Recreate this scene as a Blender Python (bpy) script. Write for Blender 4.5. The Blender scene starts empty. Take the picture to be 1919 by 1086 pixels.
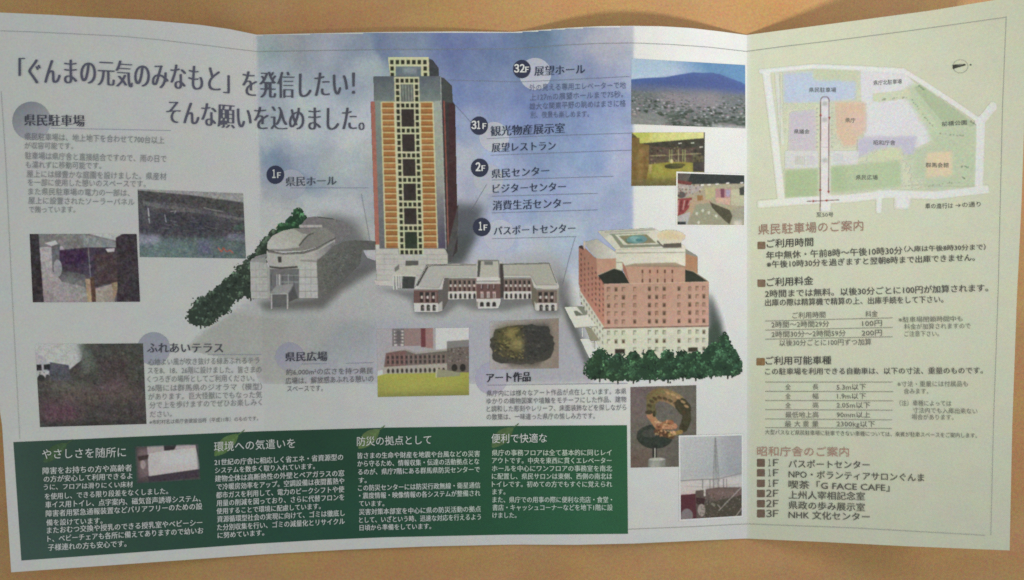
import bpy, math, random
import numpy as np

S = bpy.context.scene
# ------------------------------------------------------------------ camera
IW, IH = 1919.0, 1086.0
HC = 0.330                      # camera height above the tabletop, metres
FPX = HC / 0.0002192            # focal length in photo pixels
cam_d = bpy.data.cameras.new("camera")
cam = bpy.data.objects.new("camera", cam_d)
S.collection.objects.link(cam)
cam.location = (0, 0, HC)
cam.rotation_euler = (0, 0, 0)
cam_d.sensor_fit = 'HORIZONTAL'
cam_d.sensor_width = 36.0
cam_d.lens = 36.0 * FPX / IW
cam_d.clip_start = 0.01
cam_d.clip_end = 50
S.camera = cam

# ------------------------------------------------------------------ light
w = bpy.data.worlds.new("World"); S.world = w; w.use_nodes = True
bg = w.node_tree.nodes["Background"]
bg.inputs[0].default_value = (0.94, 1.0, 0.945, 1)
bg.inputs[1].default_value = 0.465

def lamp(name, kind, loc, target, energy, color, **kw):
    d = bpy.data.lights.new(name, kind)
    d.energy = energy; d.color = color
    for k, v in kw.items(): setattr(d, k, v)
    o = bpy.data.objects.new(name, d); S.collection.objects.link(o)
    o.location = loc
    from mathutils import Vector
    o.rotation_euler = (Vector(target) - Vector(loc)).to_track_quat('-Z', 'Y').to_euler()
    return o

KEY = lamp("room_lamp", 'SPOT', (0.10, -0.9, 1.2), (0.10, 0.112, 0), 74, (1.0, 0.985, 0.88),
           spot_size=math.radians(11), spot_blend=1.0, shadow_soft_size=0.11)
FILL = lamp("fill_light", 'AREA', (0.55, 0.25, 0.40), (0.10, 0.08, 0), 0.8, (0.95, 0.86, 1.0), shape='DISK', size=0.2)  # added soft fill without a known source, brightens the sheet towards the right

S.view_settings.view_transform = 'Standard'
S.view_settings.look = 'None'
S.view_settings.exposure = 0.0
S.view_settings.gamma = 1.0
S.view_settings.use_curve_mapping = False
S.render.engine = 'CYCLES'
S.cycles.use_denoising = False
S.cycles.max_bounces = 4
S.cycles.filter_width = 1.7

# ------------------------------------------------------------------ the sheet's shape
def lerp(a, b, t): return a + (b - a) * t

TOP = np.array([(-32, 21), (0, 23), (100, 27.5), (160, 31), (267, 36.5), (374, 46), (430, 54), (481, 64.5), (613, 61.5),
                (720, 59.5), (854, 58.5), (960, 59.5), (1010, 56), (1067, 51.5), (1125, 48.6), (1187, 48), (1240, 48.8),
                (1294, 52), (1350, 58.5), (1399, 65.2), (1514, 50), (1627, 35), (1743, 19.5), (1843, 3), (1928, -11)])
BOT = np.array([(21, 1072), (240, 1056.5), (499, 1038), (650, 1029.5), (800, 1023.5), (960, 1020), (1080, 1020.5),
                (1190, 1018), (1300, 1013), (1398, 1008.7), (1550, 1015.5), (1697, 1023), (1892, 1031)])
def top_y(x): return np.interp(x, TOP[:, 0], TOP[:, 1])
def bot_y(x): return np.interp(x, BOT[:, 0], BOT[:, 1])
def fold_a(y): return 481 + (499 - 481) * np.clip((y - 64) / 974, -.1, 1.1)
def fold_b(y): return 962 - 6 * np.clip((y - 64) / 960, -.1, 1.1)
def fold_c(y): return 1399.5 + 0 * y
LEFT = np.array([(21, -32), (200, -25), (600, -9), (772, 0), (796, 4), (930, 12), (1072, 21)])
RIGHT = np.array([(-11, 1928), (100, 1924), (386, 1914), (560, 1905.5), (796, 1897), (1031, 1892)])

def hgt(px, py):
    """height of the sheet (m) seen at a photo pixel"""
    px = np.asarray(px, float); py = np.asarray(py, float)
    v = np.clip((py - 40) / 990, -.1, 1.1)
    a = fold_a(py); b = fold_b(py); c = fold_c(py)
    tl = np.clip((a - px) / 500, 0, 1.1)
    left = lerp(.027, .0125, v) * (1 - (1 - np.clip(tl, 0, 1)) ** lerp(2.1, 1.05, np.clip(v, 0, 1)))
    tr = np.clip((px - c) / 520, 0, 1.2)
    right = lerp(.045, .026, v) * tr
    t2 = np.clip((px - a) / (b - a), 0, 1)
    p2 = lerp(.0036, .0012, v) * np.sin(np.pi * t2)
    t3 = np.clip((px - b) / (c - b), 0, 1)
    p3 = lerp(.0112, .0022, v) * np.sin(np.pi * t3) ** 1.3
    return left + right + p2 + p3 + 0.0006

def P(px, py, lift=0.0):
    """photo pixel -> point on the sheet"""
    px = np.asarray(px, float); py = np.asarray(py, float)
    z = hgt(px, py) + lift
    k = (HC - z) / FPX
    return np.stack([(px - IW / 2) * k, (IH / 2 - py) * k, z], -1)

# white of the paper as the lamps show it, used to turn seen colours into ink colours
WOLD = np.array([
 (50, 60, 190, 194, 182), (240, 60, 186, 191, 182), (200, 200, 184, 189, 180), (150, 420, 184, 188, 183), (20, 300, 185, 192, 182),
 (330, 540, 182, 186, 182), (50, 720, 172, 178, 176), (400, 800, 170, 178, 174), (600, 780, 180, 190, 184),
 (30, 1060, 158, 172, 164), (640, 1025, 180, 186, 182), (1050, 1012, 200, 210, 202), (1250, 450, 232, 236, 242),
 (1290, 80, 242, 242, 232), (1250, 920, 203, 209, 211), (1000, 780, 198, 208, 210), (700, 120, 200, 205, 205), (900, 350, 208, 212, 218), (600, 420, 188, 194, 193),
 (1500, 100, 226, 226, 213), (1700, 300, 219, 221, 211), (1600, 650, 212, 214, 204), (1600, 950, 196, 201, 190), (1880, 1010, 188, 198, 182), (1880, 60, 206, 211, 196)], float)
WPTS = np.array([
 (30, 330, 162, 170, 162), (310, 541, 166, 171, 170), (80, 42, 158, 165, 154), (430, 71, 164, 164, 152), (1080, 1012, 167, 169, 160), (630, 1026, 162, 158, 148),
 (1360, 272, 222, 226, 222), (1350, 762, 193, 197, 196), (1125, 790, 174, 183, 179), (100, 803, 165, 172, 174), (200, 181, 161, 168, 161), (1300, 69, 230, 227, 218),
 (1235, 402, 217, 221, 222), (620, 763, 158, 165, 160), (1230, 932, 170, 175, 172), (100, 1056, 150, 158, 155), (100, 600, 165, 168, 168),
 (1680, 461, 219, 221, 215), (1600, 92, 222, 222, 212), (1890, 300, 195, 197, 194), (1862, 900, 178, 185, 160), (1550, 1001, 162, 164, 140), (1740, 882, 182, 185, 166), (1895, 40, 172, 178, 162), (700, 520, 172, 178, 174)], float)
def s2l(c):
    c = np.asarray(c, float) / 255.0
    return np.where(c <= .04045, c / 12.92, ((np.clip(c, 0, None) + .055) / 1.055) ** 2.4)
def white(px, py, W=None):
    W = WPTS if W is None else W
    px = np.asarray(px, float); py = np.asarray(py, float)
    d = (px[..., None] - W[:, 0]) ** 2 + (py[..., None] - W[:, 1]) ** 2 + 900.0
    wt = 1 / d ** 1.3
    return (wt @ s2l(W[:, 2:5])) / wt.sum(-1)[..., None]
PAPER = 0.80
def ink(col, px, py, sat=None):
    """seen sRGB at a pixel -> reflectance of the print there (sat None: colours picked by hand at the spot)"""
    if sat is None: return np.clip(s2l(col) / white(px, py) * PAPER, 0.004, 0.86)
    col = np.asarray(col, float); g = (col @ np.array([.3, .59, .11]))[..., None]
    return np.clip(s2l(g + (col - g) * sat) / white(px, py, WOLD) * PAPER, 0.004, 0.86)

# ------------------------------------------------------------------ materials
def print_material(name, rough, spec, grain, mottle):
    m = bpy.data.materials.new(name); m.use_nodes = True
    nt = m.node_tree; N = nt.nodes; L = nt.links
    b = N["Principled BSDF"]
    b.inputs["Roughness"].default_value = rough
    b.inputs["Specular IOR Level"].default_value = spec
    at = N.new("ShaderNodeAttribute"); at.attribute_name = "Col"
    tc = N.new("ShaderNodeTexCoord")
    n1 = N.new("ShaderNodeTexNoise"); n1.inputs["Scale"].default_value = 1300; n1.inputs["Detail"].default_value = 3
    n2 = N.new("ShaderNodeTexNoise"); n2.inputs["Scale"].default_value = 130; n2.inputs["Detail"].default_value = 3
    L.new(tc.outputs["Object"], n1.inputs["Vector"]); L.new(tc.outputs["Object"], n2.inputs["Vector"])
    prev = at.outputs["Color"]
    for n, amp in ((n1, grain), (n2, mottle)):
        sub = N.new("ShaderNodeVectorMath"); sub.operation = 'SUBTRACT'
        L.new(n.outputs["Color"], sub.inputs[0]); sub.inputs[1].default_value = (.5, .5, .5)
        sc = N.new("ShaderNodeVectorMath"); sc.operation = 'MULTIPLY_ADD'
        L.new(sub.outputs[0], sc.inputs[0]); sc.inputs[1].default_value = (amp, amp * .85, amp); sc.inputs[2].default_value = (1, 1, 1)
        mu = N.new("ShaderNodeVectorMath"); mu.operation = 'MULTIPLY'
        L.new(prev, mu.inputs[0]); L.new(sc.outputs[0], mu.inputs[1])
        prev = mu.outputs[0]
    L.new(prev, b.inputs["Base Color"])
    return m
M_PAPER = print_material("coated_paper", .44, .4, .42, .17)
M_PRINT = print_material("printed_ink", .45, .22, .62, .14)
M_TEXT = print_material("text_ink", .5, .3, .25, .1)

def table_material():
    m = bpy.data.materials.new("orange_wood"); m.use_nodes = True
    nt = m.node_tree; N = nt.nodes; L = nt.links
    b = N["Principled BSDF"]; b.inputs["Roughness"].default_value = .5; b.inputs["Specular IOR Level"].default_value = .3
    tc = N.new("ShaderNodeTexCoord")
    mp = N.new("ShaderNodeMapping"); L.new(tc.outputs["Object"], mp.inputs["Vector"])
    mp.inputs["Scale"].default_value = (5, 22, 20)
    n1 = N.new("ShaderNodeTexNoise"); n1.inputs["Scale"].default_value = 3; n1.inputs["Detail"].default_value = 6
    L.new(mp.outputs[0], n1.inputs["Vector"])
    n2 = N.new("ShaderNodeTexNoise"); n2.inputs["Scale"].default_value = 1100; n2.inputs["Detail"].default_value = 4; n2.inputs["Roughness"].default_value = .7
    L.new(tc.outputs["Object"], n2.inputs["Vector"])
    n3 = N.new("ShaderNodeTexNoise"); n3.inputs["Scale"].default_value = 45; n3.inputs["Detail"].default_value = 4
    L.new(tc.outputs["Object"], n3.inputs["Vector"])
    r = N.new("ShaderNodeValToRGB")
    r.color_ramp.elements[0].position = .25; r.color_ramp.elements[0].color = (.57, .32, .133, 1)
    r.color_ramp.elements[1].position = .75; r.color_ramp.elements[1].color = (.65, .37, .160, 1)
    L.new(n1.outputs["Fac"], r.inputs[0])
    prev = r.outputs[0]
    for n, amp in ((n2, (1.15, 1.2, 1.5)), (n3, (.3, .38, .5))):
        sub = N.new("ShaderNodeVectorMath"); sub.operation = 'SUBTRACT'
        L.new(n.outputs["Color"], sub.inputs[0]); sub.inputs[1].default_value = (.5, .5, .5)
        sc = N.new("ShaderNodeVectorMath"); sc.operation = 'MULTIPLY_ADD'
        L.new(sub.outputs[0], sc.inputs[0]); sc.inputs[1].default_value = amp; sc.inputs[2].default_value = (1, 1, 1)
        mu = N.new("ShaderNodeVectorMath"); mu.operation = 'MULTIPLY'
        L.new(prev, mu.inputs[0]); L.new(sc.outputs[0], mu.inputs[1])
        prev = mu.outputs[0]
    L.new(prev, b.inputs["Base Color"])
    bp = N.new("ShaderNodeBump"); bp.inputs["Strength"].default_value = .12; bp.inputs["Distance"].default_value = .0003
    L.new(n2.outputs["Fac"], bp.inputs["Height"]); L.new(bp.outputs[0], b.inputs["Normal"])
    return m

# ------------------------------------------------------------------ mesh helpers
def link(name, verts, faces, mat, cols=None, parent=None, smooth=True):
    """faces: (n,3) or (n,4) array, cols: (nverts,3) linear"""
    me = bpy.data.meshes.new(name)
    verts = np.asarray(verts, np.float32); faces = np.asarray(faces, np.int32)
    n, k = faces.shape
    me.vertices.add(len(verts)); me.vertices.foreach_set("co", verts.ravel())
    me.loops.add(n * k); me.loops.foreach_set("vertex_index", faces.ravel())
    me.polygons.add(n)
    me.polygons.foreach_set("loop_start", np.arange(0, n * k, k, dtype=np.int32))
    me.update(calc_edges=True)
    me.polygons.foreach_set("use_smooth", np.full(n, smooth))
    if cols is not None:
        at = me.color_attributes.new("Col", 'FLOAT_COLOR', 'POINT')
        c4 = np.ones((len(verts), 4), np.float32); c4[:, :3] = cols
        at.data.foreach_set("color", c4.ravel())
    me.materials.append(mat)
    me.validate()
    o = bpy.data.objects.new(name, me); S.collection.objects.link(o)
    if parent is not None: o.parent = parent
    return o

def grid_faces(nx, ny):
    i, j = np.meshgrid(np.arange(nx - 1), np.arange(ny - 1))
    a = (j * nx + i).ravel()
    return np.stack([a, a + nx, a + nx + 1, a + 1], -1)   # photo y runs down: this order faces up

# ------------------------------------------------------------------ tabletop
def build_table():
    x0, x1, y0, y1, t = -1.1, 1.1, -0.75, 0.75, .03
    v = [(x0, y0, 0), (x1, y0, 0), (x1, y1, 0), (x0, y1, 0), (x0, y0, -t), (x1, y0, -t), (x1, y1, -t), (x0, y1, -t)]
    f = [(0, 1, 2, 3), (7, 6, 5, 4), (0, 4, 5, 1), (1, 5, 6, 2), (2, 6, 7, 3), (3, 7, 4, 0)]
    o = link("tabletop", v, f, table_material(), smooth=False)
    o["kind"] = "structure"
build_table()

# ------------------------------------------------------------------ the brochure and its four panels
BRO = bpy.data.objects.new("brochure", None); S.collection.objects.link(BRO)
BRO.empty_display_size = .02
BRO["label"] = "unfolded four-panel paper brochure printed with Japanese text and buildings on the orange tabletop"
BRO["category"] = "brochure"

def panel(xl, xr, n, tint, label=None):
    """xl, xr: functions of y giving the panel's side edges"""
    m = 120
    ss = np.linspace(0, 1, n); ts = np.linspace(0, 1, m)
    px = np.zeros((m, n)); py = np.zeros((m, n))
    tl_x, tr_x = xl(50.0), xr(50.0)
    # corners on the outline
    def corner(fx, fy):
        x = float(fx(50.0 if fy is top_y else 1030.0)); y = 0
        for _ in range(12):
            y = float(fy(x)); x = float(fx(y))
        return x, y
    (ax, ay), (bx, by) = corner(xl, top_y), corner(xr, top_y)
    (cx, cy), (dx, dy) = corner(xl, bot_y), corner(xr, bot_y)
    tx = lerp(ax, bx, ss); ty = top_y(tx)
    bx_ = lerp(cx, dx, ss); by_ = bot_y(bx_)
    for j, t in enumerate(ts):
        row = lerp(tx, bx_, t); ry = lerp(ty, by_, t)
        yl = lerp(ay, cy, t); yr = lerp(by, dy, t)
        el = float(xl(yl)) - row[0]; er = float(xr(yr)) - row[-1]
        px[j] = row + el * (1 - ss) + er * ss
        py[j] = ry
    V = P(px.ravel(), py.ravel())
    cols = np.full((n * m, 3), PAPER) * np.array([1.0, 1.0, .985])
    if tint is not None:
        cols = tint(px.ravel(), py.ravel())
    back = V - np.array([0, 0, .00014])
    F = grid_faces(n, m); N0 = n * m
    Fs = [F, F[:, ::-1] + N0]
    VV = [V, back]; off = 2 * N0; CC = [cols, cols]
    idx = np.arange(N0).reshape(m, n)
    rims = [idx[0, ::-1], idx[-1]] + ([idx[:, 0]] if xl is f_left else []) + ([idx[::-1, -1]] if xr is f_right else [])
    for r in rims:                                   # the paper's cut edge, with corners of its own so it stays crisp
        k = len(r); VV += [V[r], back[r]]; CC += [cols[r], cols[r]]
        i = np.arange(k - 1)
        Fs.append(np.stack([i, i + k, i + k + 1, i + 1], -1) + off); off += 2 * k
    o = link("panel", np.concatenate(VV), np.concatenate(Fs), M_PAPER, np.concatenate(CC), BRO)
    if label: o["label"] = label
    return o
f_left = lambda y: np.interp(y, LEFT[:, 0], LEFT[:, 1])
f_right = lambda y: np.interp(y, RIGHT[:, 0], RIGHT[:, 1])
def green_tint(px, py):
    t = np.clip((py - 60) / 950, 0, 1)[:, None]
    seen = lerp(np.array([[213, 212, 178]]), np.array([[190, 193, 160]]), t)
    base = np.array([.725, .735, .585]) * np.ones_like(px)[:, None]
    e = np.clip((px - 1399.5) / 9, 0, 1)[:, None]
    return lerp(np.array([.78, .79, .74]), base, e)
panel(f_left, fold_a, 60, None)
panel(fold_a, fold_b, 50, None)
panel(fold_b, fold_c, 60, None)
panel(fold_c, f_right, 60, green_tint, "cream green tinted right panel")

# ------------------------------------------------------------------ printed pictures (a grid of ink per picture)
def vnoise(h, w, scale, seed):
    r = np.random.RandomState(seed)
    gh, gw = int(h / scale) + 3, int(w / scale) + 3
    g = r.rand(gh, gw)
    yy = np.arange(h) / scale; xx = np.arange(w) / scale
    y0 = yy.astype(int); x0 = xx.astype(int)
    fy = (yy - y0); fx = (xx - x0)
    fy = (fy * fy * (3 - 2 * fy))[:, None]; fx = (fx * fx * (3 - 2 * fx))[None]
    a = g[np.ix_(y0, x0)]; b = g[np.ix_(y0, x0 + 1)]; c = g[np.ix_(y0 + 1, x0)]; d = g[np.ix_(y0 + 1, x0 + 1)]
    return a * (1 - fy) * (1 - fx) + b * (1 - fy) * fx + c * fy * (1 - fx) + d * fy * fx
def fbm(h, w, scale, seed, oct=4):
    o = np.zeros((h, w)); amp = 1; tot = 0
    for k in range(oct):
        o += amp * vnoise(h, w, max(scale / 2 ** k, 1.01), seed + 17 * k); tot += amp; amp *= .55
    return o / tot
def box1(a, r, ax):
    if r < 1: return a
    pad = [(0, 0)] * a.ndim; pad[ax] = (r + 1, r)
    c = np.cumsum(np.pad(a, pad, mode='edge'), axis=ax)
    n = a.shape[ax]
    hi = np.take(c, np.arange(2 * r + 1, 2 * r + 1 + n), axis=ax); lo = np.take(c, np.arange(0, n), axis=ax)
    return (hi - lo) / (2 * r + 1)
def blur(a, r):
    r = int(round(r))
    for _ in range(2): a = box1(box1(a, r, 0), r, 1)
    return a

class Pic:
    SS = 2
    def __init__(s, x0, y0, x1, y1, quad=None):
        """picture drawn in photo pixels, or in its own pixels and then laid on a quad (tl, tr, br, bl)"""
        s.x0, s.y0 = x0, y0
        s.w, s.h = int(round((x1 - x0))), int(round((y1 - y0)))
        s.W, s.H = s.w * s.SS, s.h * s.SS
        s.c = np.full((s.H, s.W, 3), 128.0); s.a = np.zeros((s.H, s.W)); s.quad = quad
    def fill(s, col): s.c[:] = col; s.a[:] = 1
    def X(s): return (np.arange(s.W) + .5) / s.SS + s.x0
    def Y(s): return (np.arange(s.H) + .5) / s.SS + s.y0
    def mask(s, pts):
        pts = np.asarray(pts, float)
        i0 = max(int((pts[:, 0].min() - s.x0) * s.SS) - 1, 0); i1 = min(int((pts[:, 0].max() - s.x0) * s.SS) + 2, s.W)
        j0 = max(int((pts[:, 1].min() - s.y0) * s.SS) - 1, 0); j1 = min(int((pts[:, 1].max() - s.y0) * s.SS) + 2, s.H)
        if i1 <= i0 or j1 <= j0: return None
        xx = s.X()[i0:i1][None]; yy = s.Y()[j0:j1][:, None]
        ins = np.zeros((j1 - j0, i1 - i0), bool)
        n = len(pts)
        for k in range(n):
            xa, ya = pts[k]; xb, yb = pts[(k + 1) % n]
            if ya == yb: continue
            cond = (ya > yy) != (yb > yy)
            ins ^= cond & (xx < (xb - xa) * (yy - ya) / (yb - ya) + xa)
        return (slice(j0, j1), slice(i0, i1)), ins
    def poly(s, pts, col, alpha=1.0, cover=True):
        m = s.mask(pts)
        if m is None: return
        sl, ins = m
        k = ins[..., None] * alpha
        s.c[sl] = s.c[sl] * (1 - k) + np.asarray(col, float) * k
        if cover: s.a[sl] = np.maximum(s.a[sl], ins)
    def grad(s, pts, c0, c1, p0, p1):
        m = s.mask(pts)
        if m is None: return
        sl, ins = m
        xx = s.X()[sl[1]][None]; yy = s.Y()[sl[0]][:, None]
        d = np.array(p1, float) - p0
        t = np.clip(((xx - p0[0]) * d[0] + (yy - p0[1]) * d[1]) / (d @ d), 0, 1)[..., None]
        col = np.asarray(c0, float) * (1 - t) + np.asarray(c1, float) * t
        s.c[sl] = np.where(ins[..., None], col, s.c[sl]); s.a[sl] = np.maximum(s.a[sl], ins)
    def soft(s, pts, col, r, alpha=1.0, cover=False):
        m = np.zeros((s.H, s.W))
        k = s.mask(pts)
        if k is None: return
        m[k[0]] = k[1]; m = blur(m, r * s.SS)
        m = (m * alpha)[..., None]
        s.c = s.c * (1 - m) + np.asarray(col, float) * m
        if cover: s.a = np.maximum(s.a, m[..., 0] > .12)
    def line(s, p, q, wd, col, alpha=1.0, cover=True):
        p = np.array(p, float); q = np.array(q, float); d = q - p; l = np.hypot(*d)
        if l == 0: return
        n = np.array([-d[1], d[0]]) / l * wd / 2
        s.poly([p + n, q + n, q - n, p - n], col, alpha, cover)
    def pl(s, pts, wd, col, alpha=1.0):
        for a, b in zip(pts[:-1], pts[1:]): s.line(a, b, wd, col, alpha)
    def ell(s, cx, cy, rx, ry, col, alpha=1.0, rot=0, n=28, cover=True):
        t = np.linspace(0, 2 * math.pi, n, endpoint=False)
        x = rx * np.cos(t); y = ry * np.sin(t); c, sn = math.cos(rot), math.sin(rot)
        s.poly(np.stack([cx + x * c - y * sn, cy + x * sn + y * c], -1), col, alpha, cover)
    def rect(s, x0, y0, x1, y1, col, alpha=1.0): s.poly([(x0, y0), (x1, y0), (x1, y1), (x0, y1)], col, alpha)
    def noise(s, amp, scale, seed, chroma=.4):
        n = (vnoise(s.H, s.W, scale * s.SS, seed) - .5)[..., None] * amp * 2
        for k in range(3): s.c[..., k] += n[..., 0] + chroma * amp * 2 * (vnoise(s.H, s.W, scale * s.SS, seed + 5 + k) - .5)
    def tree(s, cx, top, bot, wd, seed, cols, dabs=260):
        r = random.Random(seed); h = bot - top
        crown = lambda t: (min(t / .55, 1) ** .62) * (1 if t < .75 else 1 - ((t - .75) / .25) ** 2 * .72)
        s.poly([(cx - 1.5, bot - 4), (cx + 1.5, bot - 4), (cx + 1.2, bot + 4), (cx - 1, bot + 4)], (50, 55, 42))
        body = []
        for sg in (1, -1):
            for i in range(12):
                t = (i + .5) / 12 if sg > 0 else 1 - (i + .5) / 12
                pr = crown(t)
                body.append((cx + sg * pr * wd / 2 * r.uniform(.75, 1.0), top + t * h))
        s.poly(body, np.array(cols[0], float) * .8)
        clumps = []
        for k in range(max(7, int(wd * h / 130))):
            t = r.uniform(.06, .95); e = r.uniform(-.85, .85)
            clumps.append((cx + e * crown(t) * wd / 2, top + t * h, r.uniform(.12, .24) * wd, r.uniform(.72, 1.3), r.choice(cols)))
        for k in range(dabs):
            if r.random() < .3:
                t = r.random(); e = r.choice((-1, 1)) * r.uniform(.85, 1.12); x = cx + e * crown(t) * wd / 2; y = top + t * h
                c = np.array(r.choice(cols), float) * r.uniform(.7, 1.0); s.ell(x, y, r.uniform(.7, 2.2), r.uniform(.6, 1.5), c, rot=r.uniform(0, 3), n=6)
                continue
            qx, qy, qr, qs, qc = r.choice(clumps); a_ = r.uniform(0, 6.28); d = r.random() ** .6 * qr
            x = qx + math.cos(a_) * d; y = qy + math.sin(a_) * d * .75
            lit = 1 - .3 * (math.cos(a_) + math.sin(a_)) * d / qr
            s.ell(x, y, r.uniform(.8, 2.6), r.uniform(.6, 1.6), np.array(qc, float) * qs * lit * r.uniform(.85, 1.12), rot=r.uniform(0, 3), n=7)
    def build(s, name, parent, layer, label=None, step=1, sat=.8, soft=True):
        if soft:
            am = np.maximum(blur(s.a, 1), 1e-4)[..., None]
            s.c = np.where(s.a[..., None] > 0, blur(s.c * s.a[..., None], 1) / am, s.c)
        k = s.SS * step
        h, w = s.H // k, s.W // k
        c = s.c[:h * k, :w * k].reshape(h, k, w, k, 3); a = s.a[:h * k, :w * k].reshape(h, k, w, k)
        A = a.mean((1, 3)); wsum = a.sum((1, 3))
        C = np.where(wsum[..., None] > 0, (c * a[..., None]).sum((1, 3)) / np.maximum(wsum, 1e-6)[..., None], c.mean((1, 3)))
        C = np.clip(C, 0, 255)
        if s.quad is None:
            px = np.broadcast_to(((np.arange(w) + .5) * step + s.x0)[None], (h, w)); py = np.broadcast_to(((np.arange(h) + .5) * step + s.y0)[:, None], (h, w))
        else:
            u = np.linspace(0, 1, w)[None, :, None]; v = np.linspace(0, 1, h)[:, None, None]
            q = [np.array(t, float) for t in s.quad]
            g = (q[0] * (1 - u) + q[1] * u) * (1 - v) + (q[3] * (1 - u) + q[2] * u) * v
            px, py = g[..., 0], g[..., 1]
        F = grid_faces(w, h)
        keep = A.ravel()[F].mean(1) >= .5
        F = F[keep]
        px = px.ravel(); py = py.ravel()
        used = np.zeros(h * w, bool); used[F.ravel()] = True
        idx = np.cumsum(used) - 1
        V = P(px[used], py[used], layer * 3e-5)
        cols = ink(C.reshape(-1, 3)[used], px[used], py[used], sat)
        o = link(name, V, idx[F], M_PRINT, cols, parent)
        if label: o["label"] = label
        return o

# ------------------------------------------------------------------ lettering
_tc = bpy.data.curves.new("lettering", 'FONT')
_to = bpy.data.objects.new("lettering", _tc)
S.collection.objects.link(_to)
def glyphs(s, offset=0.0, res=2):
    _tc.body = s; _tc.size = 1; _tc.resolution_u = res; _tc.offset = offset; _tc.fill_mode = 'FRONT' if hasattr(_tc, 'fill_mode') else 'FRONT'
    _to.update_tag()
    dg = bpy.context.evaluated_depsgraph_get(); dg.update()
    ev = _to.evaluated_get(dg)
    me = ev.to_mesh()
    n = len(me.vertices)
    if n == 0: ev.to_mesh_clear(); return np.zeros((0, 2)), np.zeros((0, 3), int)
    co = np.empty(n * 3, np.float32); me.vertices.foreach_get("co", co)
    me.calc_loop_triangles()
    f = np.empty(len(me.loop_triangles) * 3, np.int32); me.loop_triangles.foreach_get("vertices", f)
    ev.to_mesh_clear()
    return co.reshape(-1, 3)[:, :2].astype(float), f.reshape(-1, 3)

WIDE = {c: c + 0xFEE0 for c in list(range(0x30, 0x3A)) + list(range(0x41, 0x5B))}
def lettering(name, parent, rows, col, layer=8, bold=0.0, smear=0.0, em_k=1.0, res=2, mode='c', label=None, wide=False):
    """rows: (text, x0, x1, y or [(x, y), ...][, em]) with y the row's middle ('c') or its foot ('b')"""
    VX, FX, off = [], [], 0
    cx = cy = 0; CC = []
    for row in rows:
        s, x0, x1, ys = row[:4]
        g, f = glyphs(s.translate(WIDE) if wide else s, bold, res)
        if len(g) == 0: continue
        mn, mx = g[:, 0].min(), g[:, 0].max()
        kx = (x1 - x0) / max(mx - mn, 1e-6)
        em = row[4] if len(row) > 4 else kx * em_k
        if np.isscalar(ys): yp = [(x0, ys), (x1, ys)]
        elif np.isscalar(ys[0]): yp = [(x0, ys[0]), (x1, ys[1])]
        else: yp = ys
        yp = np.array(yp, float)
        px = x0 + (g[:, 0] - mn) * kx
        base = np.interp(px, yp[:, 0], yp[:, 1])
        py = base - (g[:, 1] - (.38 if mode == 'c' else -.08)) * em
        cps = [0.0] if smear == 0 else ([-smear, 0.0, smear] if smear < .04 else [-smear, -smear / 2, 0.0, smear / 2, smear])
        for q, dx in enumerate(cps):
            x = px + dx * kx
            lift = layer * 3e-5 + 6e-5 + q * 3e-6
            VX.append(P(x, py, lift)); FX.append(f + off); off += len(g)
            CC.append(ink(np.broadcast_to(np.array(col, float), (len(x), 3)), x, py, .9))
    F = np.concatenate(FX)
    V = np.concatenate(VX)
    a, b, c = V[F[:, 0]], V[F[:, 1]], V[F[:, 2]]
    nz = np.cross(b - a, c - a)[:, 2]
    F = F[np.abs(nz) > 1e-14]; nz = nz[np.abs(nz) > 1e-14]
    F = np.where((nz < 0)[:, None], F[:, ::-1], F)
    o = link(name, V, F, M_TEXT, np.concatenate(CC), parent, smooth=False)
    if label: o["label"] = label
    return o

def strips(name, parent, paths, wd, col, layer=6):
    """ruled lines: each path (a list of photo points) becomes one printed line"""
    for path in paths:
        path = np.array(path, float)
        seg = np.hypot(*np.diff(path, axis=0).T); cum = np.concatenate([[0], np.cumsum(seg)])
        n = max(int(cum[-1] / 8) + 2, 2); t = np.linspace(0, cum[-1], n)
        x = np.interp(t, cum, path[:, 0]); y = np.interp(t, cum, path[:, 1])
        dx = np.gradient(x); dy = np.gradient(y); l = np.hypot(dx, dy)
        nx, ny = -dy / l * wd / 2, dx / l * wd / 2
        X = np.concatenate([x - nx, x + nx]); Y = np.concatenate([y - ny, y + ny])
        V = P(X, Y, layer * 3e-5 + 4e-5)
        i = np.arange(n - 1)
        F = np.stack([i, i + n, i + n + 1, i + 1], -1)
        nz = np.cross(V[F[:, 1]] - V[F[:, 0]], V[F[:, 2]] - V[F[:, 0]])[:, 2]
        F = np.where((nz < 0)[:, None], F[:, ::-1], F)
        link(name, V, F, M_TEXT, ink(np.broadcast_to(np.array(col, float), (2 * n, 3)), X, Y, .8), parent)

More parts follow.
